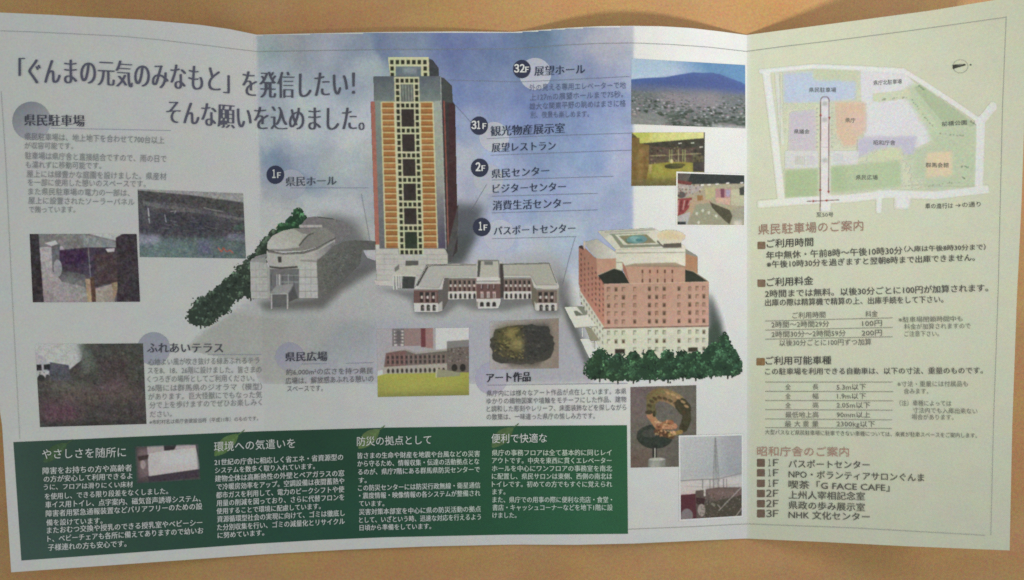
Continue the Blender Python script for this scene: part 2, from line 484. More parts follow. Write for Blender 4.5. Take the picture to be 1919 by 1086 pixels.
def disc(name, parent, cx, cy, rx, ry, col, layer=4, fade=None, n=40, label=None):
    """printed dot; fade = colour at its lower right when the dot is graded"""
    V, C, F = [(cx, cy)], [], []
    rings = 4
    for r in range(1, rings + 1):
        for k in range(n):
            a = 2 * math.pi * k / n
            V.append((cx + rx * r / rings * math.cos(a), cy + ry * r / rings * math.sin(a)))
    V = np.array(V)
    tris = []
    for k in range(n): tris.append((0, 1 + (k + 1) % n, 1 + k))
    for r in range(rings - 1):
        o0, o1 = 1 + r * n, 1 + (r + 1) * n
        for k in range(n):
            k2 = (k + 1) % n
            tris.append((o0 + k, o0 + k2, o1 + k)); tris.append((o0 + k2, o1 + k2, o1 + k))
    F = np.array(tris)
    col = np.array(col, float)
    t = np.clip(((V[:, 0] - cx) / rx * .6 + (V[:, 1] - cy) / ry * .8 + 1) / 2, 0, 1)[:, None]
    cc = np.broadcast_to(col, (len(V), 3)) if fade is None else col * (1 - t) + np.array(fade, float) * t
    W = P(V[:, 0], V[:, 1], layer * 3e-5 + 2e-5)
    nz = np.cross(W[F[:, 1]] - W[F[:, 0]], W[F[:, 2]] - W[F[:, 0]])[:, 2]
    F = np.where((nz < 0)[:, None], F[:, ::-1], F)
    o = link(name, W, F, M_PRINT, ink(cc, V[:, 0], V[:, 1], .6), parent)
    if label: o["label"] = label
    return o

# ================================================================== backdrop: sky and paved ground behind the buildings
def backdrop():
    p = Pic(340, 48, 1194, 730)
    X = p.X()[None] * np.ones((p.H, 1)); Y = p.Y()[:, None] * np.ones((1, p.W))
    paper = np.sqrt(1) * np.zeros((p.H, p.W, 3))
    wl = white(X[::8, ::8], Y[::8, ::8]); wl = np.repeat(np.repeat(wl, 8, 0), 8, 1)[:p.H, :p.W]
    wl = np.clip(np.where(wl <= .0031308, wl * 12.92, 1.055 * wl ** (1 / 2.4) - .055), 0, 1) * 255
    p.c[:] = wl
    # sky
    n = fbm(p.H, p.W, 300, 3, 5); n2 = fbm(p.H, p.W, 170, 11, 5)
    keys = np.array([(505, 85, 136, 148, 141), (560, 85, 140, 142, 136), (600, 85, 134, 142, 150), (650, 85, 126, 136, 146), (715, 85, 100, 114, 136), (880, 76, 95, 108, 145), (930, 76, 116, 130, 160), (960, 76, 116, 132, 160),
        (1000, 76, 105, 125, 150), (1030, 76, 102, 124, 146), (1060, 76, 130, 150, 175), (1090, 76, 163, 168, 185), (1140, 76, 184, 182, 190), (1180, 74, 190, 190, 191), (910, 105, 102, 118, 150), (1180, 150, 162, 170, 192),
        (510, 290, 120, 138, 152), (530, 290, 125, 135, 146), (560, 290, 148, 158, 167), (600, 290, 157, 167, 164), (645, 290, 148, 164, 165), (680, 290, 165, 168, 162), (560, 195, 162, 170, 172), (640, 235, 174, 180, 180), (560, 245, 170, 177, 178), (690, 200, 170, 178, 180), (500, 240, 162, 170, 170), (530, 130, 150, 158, 156), (660, 120, 152, 162, 162), (500, 180, 148, 156, 156), (620, 150, 140, 150, 158), (690, 110, 150, 162, 160),
        (500, 330, 140, 150, 158), (560, 325, 118, 134, 148), (650, 330, 150, 160, 166), (640, 370, 170, 176, 175), (580, 380, 172, 178, 175), (510, 408, 166, 172, 168), (690, 408, 152, 157, 155), (520, 370, 156, 162, 160), (690, 340, 158, 160, 160),
        (870, 301, 165, 172, 178), (920, 301, 150, 165, 190), (960, 301, 140, 155, 185), (1000, 301, 130, 148, 180), (1060, 301, 140, 160, 190), (1100, 301, 146, 170, 204), (1120, 301, 136, 155, 194), (1160, 301, 165, 178, 205), (1180, 301, 165, 170, 200),
        (870, 180, 112, 128, 164), (860, 240, 132, 146, 172), (1000, 220, 122, 138, 178), (1090, 240, 128, 146, 186), (1150, 200, 140, 154, 188), (1100, 130, 140, 150, 178), (880, 370, 162, 166, 176), (1120, 350, 160, 174, 204), (1060, 380, 148, 164, 198), (1150, 420, 164, 176, 204), (980, 400, 140, 158, 190),
        (900, 460, 165, 172, 185), (920, 460, 150, 158, 185), (950, 460, 142, 160, 185), (980, 460, 165, 175, 194), (1010, 460, 171, 179, 185), (1060, 460, 171, 187, 204), (480, 360, 152, 160, 158)], float)
    xs, ys = X[::6, ::6], Y[::6, ::6]
    Xw = xs + (n[::6, ::6] - .5) * 110; Yw = ys + (n2[::6, ::6] - .5) * 80
    d = (Xw[..., None] - keys[:, 0]) ** 2 + ((Yw[..., None] - keys[:, 1]) * 1.25) ** 2 + 300.
    wt = 1 / d ** 1.7
    sk = (wt @ keys[:, 2:5]) / wt.sum(-1)[..., None]
    sk = blur(np.repeat(np.repeat(sk, 6, 0), 6, 1)[:p.H, :p.W], 5)
    wisp = (fbm(p.H, p.W, 90, 31, 5) - .5)[..., None] * np.array([34, 30, 20])
    sk = sk + wisp
    fold = 481 + (Y - 64) * .026
    ml = 1 / (1 + np.exp(-(X - fold) / 1.6))
    mr = 1 / (1 + np.exp((X - (1187.5 + (Y > 232) * -1)) / 1.2))
    low = np.clip((lerp(395, 520, np.clip((X - 480) / 560, 0, 1)) - Y) / 90 + .5, 0, 1); low = low * low * (3 - 2 * low)
    m = (ml * mr * low)[..., None]
    p.c = p.c * (1 - m) + sk * m
    # paved ground
    G = (148, 152, 150)
    p.soft([(352, 655), (386, 618), (470, 560), (600, 500), (700, 480), (840, 480), (1040, 478), (1062, 500), (1100, 640), (1112, 716), (1176, 716), (492, 716), (470, 672)], G, 5, .8)
    p.soft([(350, 652), (386, 618), (440, 585), (540, 598), (530, 640), (560, 716), (490, 716)], (141, 145, 138), 5, .75)
    p.soft([(480, 600), (640, 596), (600, 716), (500, 716)], (144, 147, 142), 10, .6)
    p.soft([(640, 600), (705, 600), (705, 640), (600, 690), (560, 680)], (130, 138, 136), 10, .6)
    p.soft([(560, 716), (705, 716), (705, 600), (640, 600)], (138, 144, 148), 6, .6)
    p.soft([(700, 600), (1100, 600), (1112, 716), (700, 716)], (148, 152, 158), 6, .75)
    p.soft([(880, 470), (1085, 470), (1085, 495), (850, 500)], (164, 169, 178), 8, .6)
    # plaza highlights
    p.soft([(610, 560), (690, 500), (770, 540), (770, 575), (700, 600), (610, 590)], (158, 163, 160), 18, .7)
    # shade printed beside the buildings
    p.soft([(600, 400), (660, 408), (690, 450), (700, 480), (690, 500), (610, 500)], (86, 89, 89), 10, .8)
    p.soft([(590, 556), (660, 500), (700, 480), (715, 500), (640, 545), (606, 578), (500, 582), (480, 566)], (82, 84, 80), 6, .85)
    p.soft([(640, 470), (706, 474), (706, 506), (690, 500), (650, 500)], (96, 99, 101), 4, .85)
    p.soft([(700, 540), (735, 548), (770, 560), (780, 590), (830, 592), (860, 570), (888, 580), (945, 582), (1000, 570), (1003, 586), (1050, 590), (1046, 560), (830, 545)], (92, 95, 94), 5, .8)
    p.soft([(855, 380), (905, 384), (900, 430), (872, 486), (838, 500), (836, 400)], (72, 77, 80), 9, .9)
    p.soft([(836, 440), (890, 440), (868, 492), (836, 498)], (66, 72, 70), 6, .75)
    p.soft([(1046, 505), (1058, 545), (1092, 640), (1112, 690), (1100, 690), (1062, 600), (1048, 560)], (78, 82, 80), 5, .95)
    p.soft([(1050, 520), (1066, 530), (1066, 560), (1052, 575)], (120, 120, 124), 4, .7)
    p.noise(4, 3, 5); p.noise(3, 1.2, 9)
    # keep only what is printed: sky, ground
    keep = (m[..., 0] > .02)
    g = np.zeros((p.H, p.W)); k = p.mask([(345, 655), (384, 612), (470, 552), (486, 400), (486, 300), (1186, 300), (1186, 719), (488, 719), (470, 680)])
    g[k[0]] = k[1]
    p.a = np.maximum(keep, g)
    tm = top_y(X) + 2.0
    p.a[Y < tm] = 0
    p.build("sky_picture", BRO, 1, "blue clouded sky and grey paving printed behind the buildings", step=2, sat=None)
backdrop()

# ================================================================== tree rows
GREENS = [(46, 86, 58), (38, 72, 52), (60, 108, 72), (32, 58, 46), (70, 120, 78), (52, 96, 62)]
DGREENS = [(58, 76, 62), (48, 64, 52), (76, 98, 78), (42, 56, 48), (66, 88, 66)]
def left_trees():
    p = Pic(345, 385, 600, 625)
    spots = [(560, 392, 432, 30), (546, 408, 440, 26), (528, 420, 446, 22), (512, 432, 462, 20), (498, 446, 480, 22), (487, 462, 500, 22), (476, 476, 520, 26), (464, 488, 530, 30), (452, 498, 545, 34),
             (440, 512, 560, 36), (426, 522, 572, 36), (412, 535, 590, 36), (398, 548, 596, 38), (384, 560, 610, 40), (376, 558, 612, 44), (470, 520, 560, 24)]
    for k, (cx, t, b, wd) in enumerate(spots):
        p.tree(cx, t - 3, b, wd * 1.15, 40 + k, DGREENS if k > 2 else GREENS, 260)
    p.build("tree_row_picture", BRO, 2, "dark green trees in a slanting row behind the round hall picture")
left_trees()
def right_trees():
    p = Pic(1088, 600, 1392, 724)
    for k, (cx, t, b, wd) in enumerate([(1358, 622, 700, 36), (1340, 640, 700, 36), (1372, 652, 704, 32), (1124, 654, 712, 54), (1158, 662, 716, 48), (1187, 656, 715, 46), (1218, 655, 714, 46), (1252, 656, 714, 48), (1280, 655, 710, 42), (1304, 656, 710, 44), (1333, 646, 706, 50), (1364, 648, 706, 52)]):
        p.tree(cx, t, b, wd, 90 + k, GREENS, 420)
    p.build("tree_row_picture", BRO, 5, "row of bushy green trees in front of the pink office picture")
right_trees()

# ================================================================== tower
def tower():
    p = Pic(690, 100, 866, 545)
    R = random.Random(5)
    CR = (200, 205, 166); DK = (48, 50, 40)
    Tf = lambda y: (y - 143) / (468 - 143)
    # crown
    p.poly([(803, 109), (811, 112), (822, 127), (822.5, 142), (803, 142)], (64, 68, 72))
    p.poly([(727, 106.5), (803.5, 106.5), (804.5, 142), (731, 142)], CR)
    for k in range(7):
        x = 731 + k * 10.3; p.rect(x, 112, x + 6.6, 120, DK)
    for x in (731.5, 793.5):
        p.rect(x, 124, x + 6.6, 132, DK); p.rect(x + .6, 136, x + 6.8, 142, DK)
    p.rect(741.5, 124, 789, 142, (96, 112, 122))
    for k in range(16): p.line((742 + k * 3, 124), (742 + k * 3, 142), .9, (150, 160, 166), .5)
    p.soft([(755, 126), (782, 126), (780, 138), (757, 138)], (150, 162, 170), 2, .6)
    # grey head
    p.grad([(700, 142.5), (825, 142.5), (825, 192), (701, 192)], (92, 100, 110), (120, 134, 130), (740, 142), (744, 196))
    # side
    p.poly([(824, 143), (832, 146), (847, 160), (848.5, 190), (853, 196), (858, 470), (840, 492), (836, 466), (826, 192)], (62, 56, 58))
    p.poly([(824, 143), (832, 146), (847, 160), (848.5, 192), (826, 190)], (70, 74, 74))
    p.poly([(841, 192), (852.5, 196), (857, 400), (850, 470), (841, 470)], (70, 48, 52))
    p.line((832, 188), (837, 330), 2.4, (150, 84, 74)); p.line((837, 330), (840, 462), 2, (168, 104, 92))
    p.poly([(837, 470), (859, 380), (858, 440), (846, 490), (839, 492)], (82, 82, 84))
    # shaft
    a = [(701, 188), (822, 188), (836, 466), (706, 466)]
    p.grad(a, (134, 148, 140), (104, 106, 112), (740, 190), (760, 466))
    p.poly([(694.5, 190), (702.5, 190), (711, 458), (703.5, 458)], (170, 110, 96))
    p.poly([(703, 458), (711, 458), (711, 466), (703, 466)], (200, 202, 192))
    p.poly([(811.5, 190), (826, 188), (834, 420), (833, 466), (821, 466)], (158, 166, 158))
    p.grad([(815, 330), (831, 330), (836, 466), (820, 466)], (152, 156, 156), (86, 82, 104), (820, 345), (822, 450))
    p.line((825.5, 144), (836, 466), 1.6, (196, 206, 202), .8)
    # orange bays
    def bay(x0, x1, x2, x3, seed):
        q = [(x0, 191), (x1, 191), (x3, 464.5), (x2, 464.5)]
        p.grad(q, (172, 122, 70), (160, 110, 64), (x0, 191), (x2, 464))
        r = random.Random(seed); y = 191.0; k = 0
        while y < 463:
            y2 = min(y + 11.42, 464.5)
            f = lambda yy, a, b: a + (b - a) * (yy - 191) / 273.5
            c = np.array((172, 118, 68)) + r.uniform(-14, 12)
            p.poly([(f(y, x0, x2), y), (f(y, x1, x3), y), (f(y2, x1, x3), y2), (f(y2, x0, x2), y2)], c, .5)
            p.line((f(y2 - 2, x0, x2), y2 - 3), (f(y2 - 2, x1, x3), y2 - 3), 2, (118, 84, 58), .6)
            p.line((f(y, x0, x2), y), (f(y, x1, x3), y), 2.0, (204, 196, 146))
            y = y2; k += 1
        p.line((x0, 191), (x2, 464.5), 2.4, (206, 206, 160)); p.line((x1, 191), (x3, 464.5), 2.2, (206, 206, 166))
    bay(714.5, 739, 722.5, 747, 3); bay(787, 811, 793, 820, 4)
    # central lattice
    f0 = lambda y: 738.5 + (y - 143.5) * (748 - 738.5) / 332; f1 = lambda y: 785.5 + (y - 143.5) * (793.5 - 785.5) / 332
    p.poly([(f0(143.5), 143.5), (f1(143.5), 143.5), (f1(475.5), 475.5), (f0(475.5), 475.5)], (200, 204, 168))
    def cell(k, y, h, col=DK, k2=None):
        k2 = k if k2 is None else k2
        wx = lambda u, yy: f0(yy) + (f1(yy) - f0(yy)) * u
        ua = .06 + k * .19; ub = .06 + k2 * .19 + .13
        p.poly([(wx(ua, y), y), (wx(ub, y), y), (wx(ub, y + h), y + h), (wx(ua, y + h), y + h)], col)
    rows = [145.5, 192, 239, 285.5, 331.5, 377.5, 422, 467.3]
    for q, y in enumerate(rows):
        for k in range(5): cell(k, y + 1.4, 7.4)
        if q < 7:
            y2 = rows[q + 1]; n = 3; dy = (y2 - y - 11.5) / n
            for j in range(n):
                yy = y + 12.4 + j * dy
                cell(0, yy, dy - 3.2); cell(4, yy, dy - 3.2)
            if q == 0:
                cell(1, y + 12, y2 - y - 14, (100, 108, 104), 3)
                for j in range(5): p.line((f0(170) + 10 + j * 5.4, 158), (f0(170) + 11 + j * 5.4, 189), 1.2, (168, 176, 164), .8)
            else:
                cell(1, y + 12, y2 - y - 14, (58, 52, 51) if q < 6 else (50, 62, 50), 3)
    # podium
    WH = (186, 188, 182)
    p.poly([(705, 465.5), (747, 465.5), (747, 476), (703.5, 476)], WH); p.poly([(794, 465.5), (833, 465.5), (839, 476), (794, 476)], WH)
    p.poly([(703.5, 475.8), (839, 475.8), (839, 494), (800, 500), (778, 538), (707, 534)], WH)
    p.poly([(702, 524), (738, 526), (738, 535), (704, 533.5)], (196, 196, 190))
    for y in (476, 485, 495, 505, 515, 525): p.line((704, y), (790 if y > 495 else 838, y + .5), .8, (150, 152, 148), .8)
    for x in (720, 738, 756, 776, 800, 820): p.line((x, 477), (x + 1, 492), .8, (150, 152, 148), .7)
    p.rect(760, 488, 784, 498, (92, 92, 90)); p.poly([(739, 502), (748, 494), (748, 504), (740, 510)], (118, 120, 114))
    p.poly([(755, 516), (779, 516), (776, 540), (754, 540)], (64, 68, 66))
    p.poly([(736, 512), (757, 498), (795, 496), (779, 517), (738, 516)], (188, 188, 178)); p.line((736, 515.5), (780, 517), 2, (206, 206, 198))
    for x in (737, 742.5, 747, 751): p.line((x, 517), (x + 1, 543 - (x > 746) * 3), 2.4, (200, 202, 198)); p.line((x + 2.3, 517), (x + 3, 541), 1.2, (110, 112, 112))
    p.noise(7, 1.6, 3); p.noise(5, 6, 4)
    p.build("tower_picture", BRO, 3, "tall tower with orange bays and a central lattice of dark windows", sat=.92)
tower()

# ================================================================== round hall
def hall():
    p = Pic(465, 398, 712, 590)
    z = 260 / 1345.0
    q = lambda pts: [(460 + x * z, 380 + y * z) for x, y in pts]
    # dark flank and links
    p.grad(q([(690, 560), (860, 420), (960, 370), (1060, 360), (1262, 370), (1262, 450), (1130, 460), (1110, 590), (980, 720), (870, 830), (720, 925), (700, 900)]), (106, 109, 102), (92, 95, 92), (600, 490), (670, 500))
    p.poly(q([(1140, 458), (1260, 458), (1260, 560), (1180, 530)]), (176, 180, 188))
    # roof behind
    p.poly(q([(520, 230), (600, 140), (700, 130), (860, 155), (980, 190), (1030, 240), (1010, 300), (930, 370), (850, 420), (700, 300), (540, 260)]), (118, 118, 120))
    p.poly(q([(520, 212), (740, 212), (745, 235), (525, 238)]), (178, 178, 172))
    p.poly(q([(700, 132), (850, 150), (860, 160), (700, 140)]), (74, 74, 76)); 
    # drum
    p.poly(q([(208, 460), (360, 490), (560, 480), (700, 440), (870, 350), (862, 400), (760, 500), (640, 550), (520, 620), (380, 625), (230, 600), (208, 560)]), (178, 180, 172))
    p.grad(q([(560, 545), (862, 370), (862, 400), (760, 500), (690, 560), (640, 560)]), (180, 182, 176), (128, 130, 128), (578, 480), (622, 462))
    p.poly(q([(230, 600), (380, 625), (520, 620), (520, 680), (380, 690), (240, 680)]), (174, 174, 166))
    p.poly(q([(210, 455), (360, 485), (560, 470), (700, 430), (880, 325), (870, 350), (700, 450), (560, 492), (360, 500), (220, 478)]), (78, 78, 74))
    p.poly(q([(210, 440), (215, 380), (260, 320), (360, 270), (460, 248), (600, 250), (760, 240), (860, 300), (870, 335), (700, 425), (560, 460), (360, 468), (230, 460)]), (132, 132, 126))
    p.grad(q([(210, 440), (215, 380), (260, 320), (360, 270), (460, 248), (560, 300), (620, 300), (560, 360), (520, 430), (360, 448), (220, 446)]), (188, 190, 180), (168, 172, 160), (520, 465), (550, 430))
    p.pl(q([(520, 415), (560, 360), (610, 310), (660, 292)]), 2.2, (70, 72, 66))
    p.pl(q([(220, 470), (360, 492), (560, 480), (700, 440), (830, 370)]), 1.2, (196, 198, 190), .6)
    p.poly(q([(230, 610), (340, 622), (505, 610), (508, 628), (340, 640), (240, 628)]), (76, 76, 70))
    p.poly(q([(312, 520), (348, 520), (348, 576), (318, 576)]), (70, 70, 64))
    # wings
    p.poly(q([(45, 565), (205, 580), (215, 925), (55, 925)]), (172, 176, 168)); p.poly(q([(60, 540), (190, 510), (205, 580), (45, 572)]), (146, 150, 144))
    p.poly(q([(90, 520), (205, 490), (210, 520), (95, 545)]), (130, 134, 128))
    p.poly(q([(235, 640), (520, 640), (520, 930), (235, 930)]), (112, 114, 114))
    p.poly(q([(205, 600), (235, 640), (240, 920), (215, 925)]), (160, 164, 156))
    for k in range(5): p.line(*q([(250 + k * 55, 690), (250 + k * 55, 800)]), 1.6, (170, 174, 172) if k % 2 else (80, 82, 84))
    for y in (700, 760, 770): p.line(*q([(350, y), (515, y)]), 1, (160, 164, 164))
    p.poly(q([(320, 690), (338, 690), (338, 800), (320, 800)]), (182, 184, 180))
    p.poly(q([(240, 870), (300, 800), (470, 780), (410, 880)]), (150, 152, 148)); p.line(*q([(240, 880), (410, 880)]), 1.6, (190, 192, 188))
    p.poly(q([(420, 880), (470, 800), (510, 920), (420, 960)]), (84, 86, 86)); p.poly(q([(260, 885), (400, 885), (400, 1000), (265, 1010)]), (98, 100, 100))
    for x in (252, 408): p.line(*q([(x, 885), (x, 1030)]), 2.6, (176, 178, 176))
    p.poly(q([(520, 560), (690, 560), (705, 920), (520, 920)]), (182, 186, 180)); p.poly(q([(530, 548), (640, 548), (690, 562), (690, 575), (530, 566)]), (150, 150, 144))
    for y in (648, 720, 785, 856):
        p.line(*q([(48, y), (212, y)]), .9, (128, 132, 126)); p.line(*q([(520, y), (702, y)]), .9, (124, 128, 124))
    for x in (578, 632): p.line(*q([(x, 560), (x + 4, 918)]), .8, (136, 140, 136), .8)
    for x in (100, 135): p.line(*q([(x, 580), (x + 5, 922)]), .7, (140, 146, 138), .8)
    p.pl(q([(700, 540), (706, 700), (706, 920)]), 2.2, (108, 112, 106), .8)
    R = random.Random(8)
    for k in range(420):
        x = R.uniform(710, 1070); y = R.uniform(430, 900)
        if (x - 720) / 390 + (y - 480) / 470 < 1.02 and y > 420 + (1060 - x) * .25:
            p.ell(460 + x * z, 380 + y * z, R.uniform(.6, 1.8), R.uniform(.6, 1.4), (66, 72, 66) if R.random() < .62 else (138, 142, 132), .6, R.uniform(0, 3), 6)
    for k in range(90):
        p.ell(460 + R.uniform(560, 1010) * z, 380 + R.uniform(150, 330) * z, R.uniform(.6, 1.8), .8, (150, 148, 146) if R.random() < .5 else (92, 92, 92), .45, R.uniform(0, 3), 6, cover=False)
    p.noise(8, 1.6, 23); p.noise(5, 5, 24)
    p.build("hall_picture", BRO, 3, "low grey round-roofed hall drawn beside the tower")
hall()

# ================================================================== brick building with two wings
def brick():
    p = Pic(768, 482, 1054, 596)
    z = 300 / 1919.0
    q = lambda pts: [(760 + x * z, 470 + y * z) for x, y in pts]
    RF = (176, 178, 172); WT = (202, 204, 200); BR = (112, 84, 80); DK = (52, 50, 50)
    p.poly(q([(100, 450), (250, 160), (860, 150), (860, 110), (1120, 108), (1170, 150), (1720, 140), (1740, 160), (1840, 420), (1835, 470), (1540, 440), (1500, 310), (460, 320), (440, 460)]), (196, 198, 192))
    p.poly(q([(160, 420), (280, 180), (850, 172), (850, 292), (470, 298), (440, 340), (400, 440)]), RF)
    p.poly(q([(1165, 165), (1710, 155), (1810, 400), (1560, 410), (1500, 292), (1165, 292)]), (172, 174, 164))
    p.pl(q([(255, 172), (850, 164)]), 1.6, (84, 86, 84)); p.pl(q([(1165, 160), (1720, 148), (1812, 385)]), 1.6, (92, 94, 92))
    p.poly(q([(255, 172), (285, 172), (150, 420), (125, 412)]), (74, 74, 70))
    p.pl(q([(160, 430), (400, 440), (460, 305), (850, 300)]), 1, (134, 136, 130)); p.pl(q([(1180, 292), (1500, 292), (1570, 408), (1815, 405)]), 1, (130, 132, 126))
    # inner dark sides
    p.poly(q([(440, 460), (470, 320), (520, 320), (520, 580), (440, 720), (385, 700), (385, 460)]), (100, 98, 94))
    p.poly(q([(1500, 310), (1540, 440), (1575, 460), (1575, 715), (1545, 700), (1505, 570)]), (112, 108, 94))
    # middle facades
    for x0, x1 in ((512, 850), (1180, 1510)):
        p.poly(q([(x0, 330), (x1, 330), (x1, 492), (x0, 492)]), (120, 104, 98)); p.poly(q([(x0, 492), (x1, 488), (x1, 572), (x0, 580)]), WT)
        n = 6; d = (x1 - x0) / n
        for k in range(n):
            x = x0 + (k + .5) * d
            p.poly(q([(x - 13, 355), (x + 13, 355), (x + 13, 400), (x - 13, 400)]), DK); p.poly(q([(x - 10, 400), (x + 12, 400), (x + 12, 430), (x - 10, 430)]), (206, 200, 196))
            p.poly(q([(x - 13, 432), (x + 13, 432), (x + 13, 480), (x - 13, 480)]), (74, 50, 50)); p.line(*q([(x + 20, 350), (x + 20, 485)]), 2, (150, 128, 122))
            xx = x + 4
            p.ell(760 + xx * z, 470 + 528 * z, 2.2, 3, DK); p.rect(760 + (xx - 14) * z, 470 + 530 * z, 760 + (xx + 14) * z, 470 + 568 * z, DK)
        p.line(*q([(x0, 332), (x1, 328)]), 1.4, (150, 152, 148)); p.line(*q([(x0, 490), (x1, 487)]), 1.4, (214, 214, 210))
    p.poly(q([(1130, 150), (1165, 150), (1178, 300), (1178, 560), (1140, 560), (1130, 350)]), (70, 64, 62))
    # centre block
    p.poly(q([(865, 112), (1120, 108), (1135, 345), (850, 350)]), (200, 202, 196)); p.poly(q([(905, 125), (1112, 125), (1115, 310), (890, 318)]), (180, 182, 170))
    p.poly(q([(868, 122), (905, 122), (888, 312), (858, 310)]), (80, 82, 80)); p.pl(q([(868, 118), (1118, 118), (1124, 320)]), 1.5, (100, 104, 102)); p.poly(q([(945, 125), (1045, 125), (1045, 165), (945, 165)]), (112, 116, 114))
    p.poly(q([(850, 345), (1135, 340), (1138, 395), (848, 395)]), (190, 192, 186)); p.line(*q([(850, 362), (1135, 358)]), 1.4, (120, 120, 116)); p.line(*q([(850, 350), (1135, 346)]), 1.2, (220, 220, 216))
    p.poly(q([(850, 392), (1135, 392), (1135, 580), (850, 580)]), BR); p.poly(q([(850, 580), (1140, 575), (1140, 610), (1110, 685), (870, 690), (850, 600)]), WT)
    p.line(*q([(848, 580), (1140, 575)]), 1.8, (214, 212, 208))
    for x in (915, 990, 1062):
        p.poly(q([(x - 12, 405), (x + 14, 405), (x + 14, 460), (x - 12, 460)]), (64, 48, 48)); p.line(*q([(x - 4, 400), (x - 4, 450)]), 1.6, (196, 180, 178)); p.poly(q([(x - 18, 486), (x + 20, 486), (x + 20, 508), (x - 18, 508)]), (206, 170, 170))
        p.poly(q([(x - 14, 508), (x + 18, 508), (x + 18, 562), (x - 14, 562)]), (196, 188, 186)); p.line(*q([(x + 2, 510), (x + 2, 560)]), 1.2, (90, 70, 70))
        p.ell(760 + x * z, 470 + 632 * z, 3.6, 3.6, DK); p.rect(760 + (x - 22) * z, 470 + 632 * z, 760 + (x + 22) * z, 470 + 664 * z, DK)
    p.poly(q([(870, 690), (850, 660), (850, 600), (872, 612)]), (150, 150, 148))
    # wings
    for x0, x1, yt, yb in ((100, 390, 462, 730), (1570, 1812, 462, 712)):
        p.poly(q([(x0, yt), (x1, yt), (x1, yt + 170), (x0, yt + 170)]), BR if x0 < 900 else (120, 108, 98)); p.poly(q([(x0, yt + 165), (x1, yt + 165), (x1, yb), (x0 + 6, yb)]), WT)
        p.line(*q([(x0, yt + 165), (x1, yt + 165)]), 1.3, (216, 216, 212)); p.line(*q([(x0, yt), (x1, yt)]), 2.2, (150, 148, 142))
        o = 70 if x0 < 900 else 22
        for k in range(3):
            x = x0 + o + k * 70
            p.poly(q([(x, yt + 32), (x + 42, yt + 32), (x + 42, yt + 78), (x, yt + 78)]), DK); p.poly(q([(x + 14, yt + 78), (x + 36, yt + 72), (x + 36, yt + 110), (x + 14, yt + 108)]), (206, 204, 198))
            p.poly(q([(x + 2, yt + 112), (x + 40, yt + 112), (x + 40, yt + 152), (x + 2, yt + 152)]), (60, 46, 44)); p.line(*q([(x + 54, yt + 30), (x + 54, yt + 155)]), 1.6, (150, 132, 126))
            p.ell(760 + (x + 33) * z, 470 + (yt + 202) * z, 3.3, 3.4, DK); p.rect(760 + (x + 13) * z, 470 + (yt + 204) * z, 760 + (x + 53) * z, 470 + (yt + 255) * z, (66, 68, 64))
            p.line(*q([(x + 34, yt + 212), (x + 50, yt + 212)]), 1.3, (190, 190, 186)); p.line(*q([(x + 34, yt + 232), (x + 46, yt + 232)]), 1, (180, 180, 176))
    p.poly(q([(390, 640), (440, 600), (440, 715), (390, 730)]), (178, 180, 176))
    p.poly(q([(1545, 600), (1572, 640), (1572, 715), (1550, 700)]), (190, 192, 188))
    p.poly(q([(1812, 462), (1838, 440), (1832, 690), (1812, 712)]), (150, 146, 138))
    p.noise(6, 1.3, 33)
    p.build("brick_building_picture", BRO, 3, "old white and brick building with two wings and flat roofs")
brick()

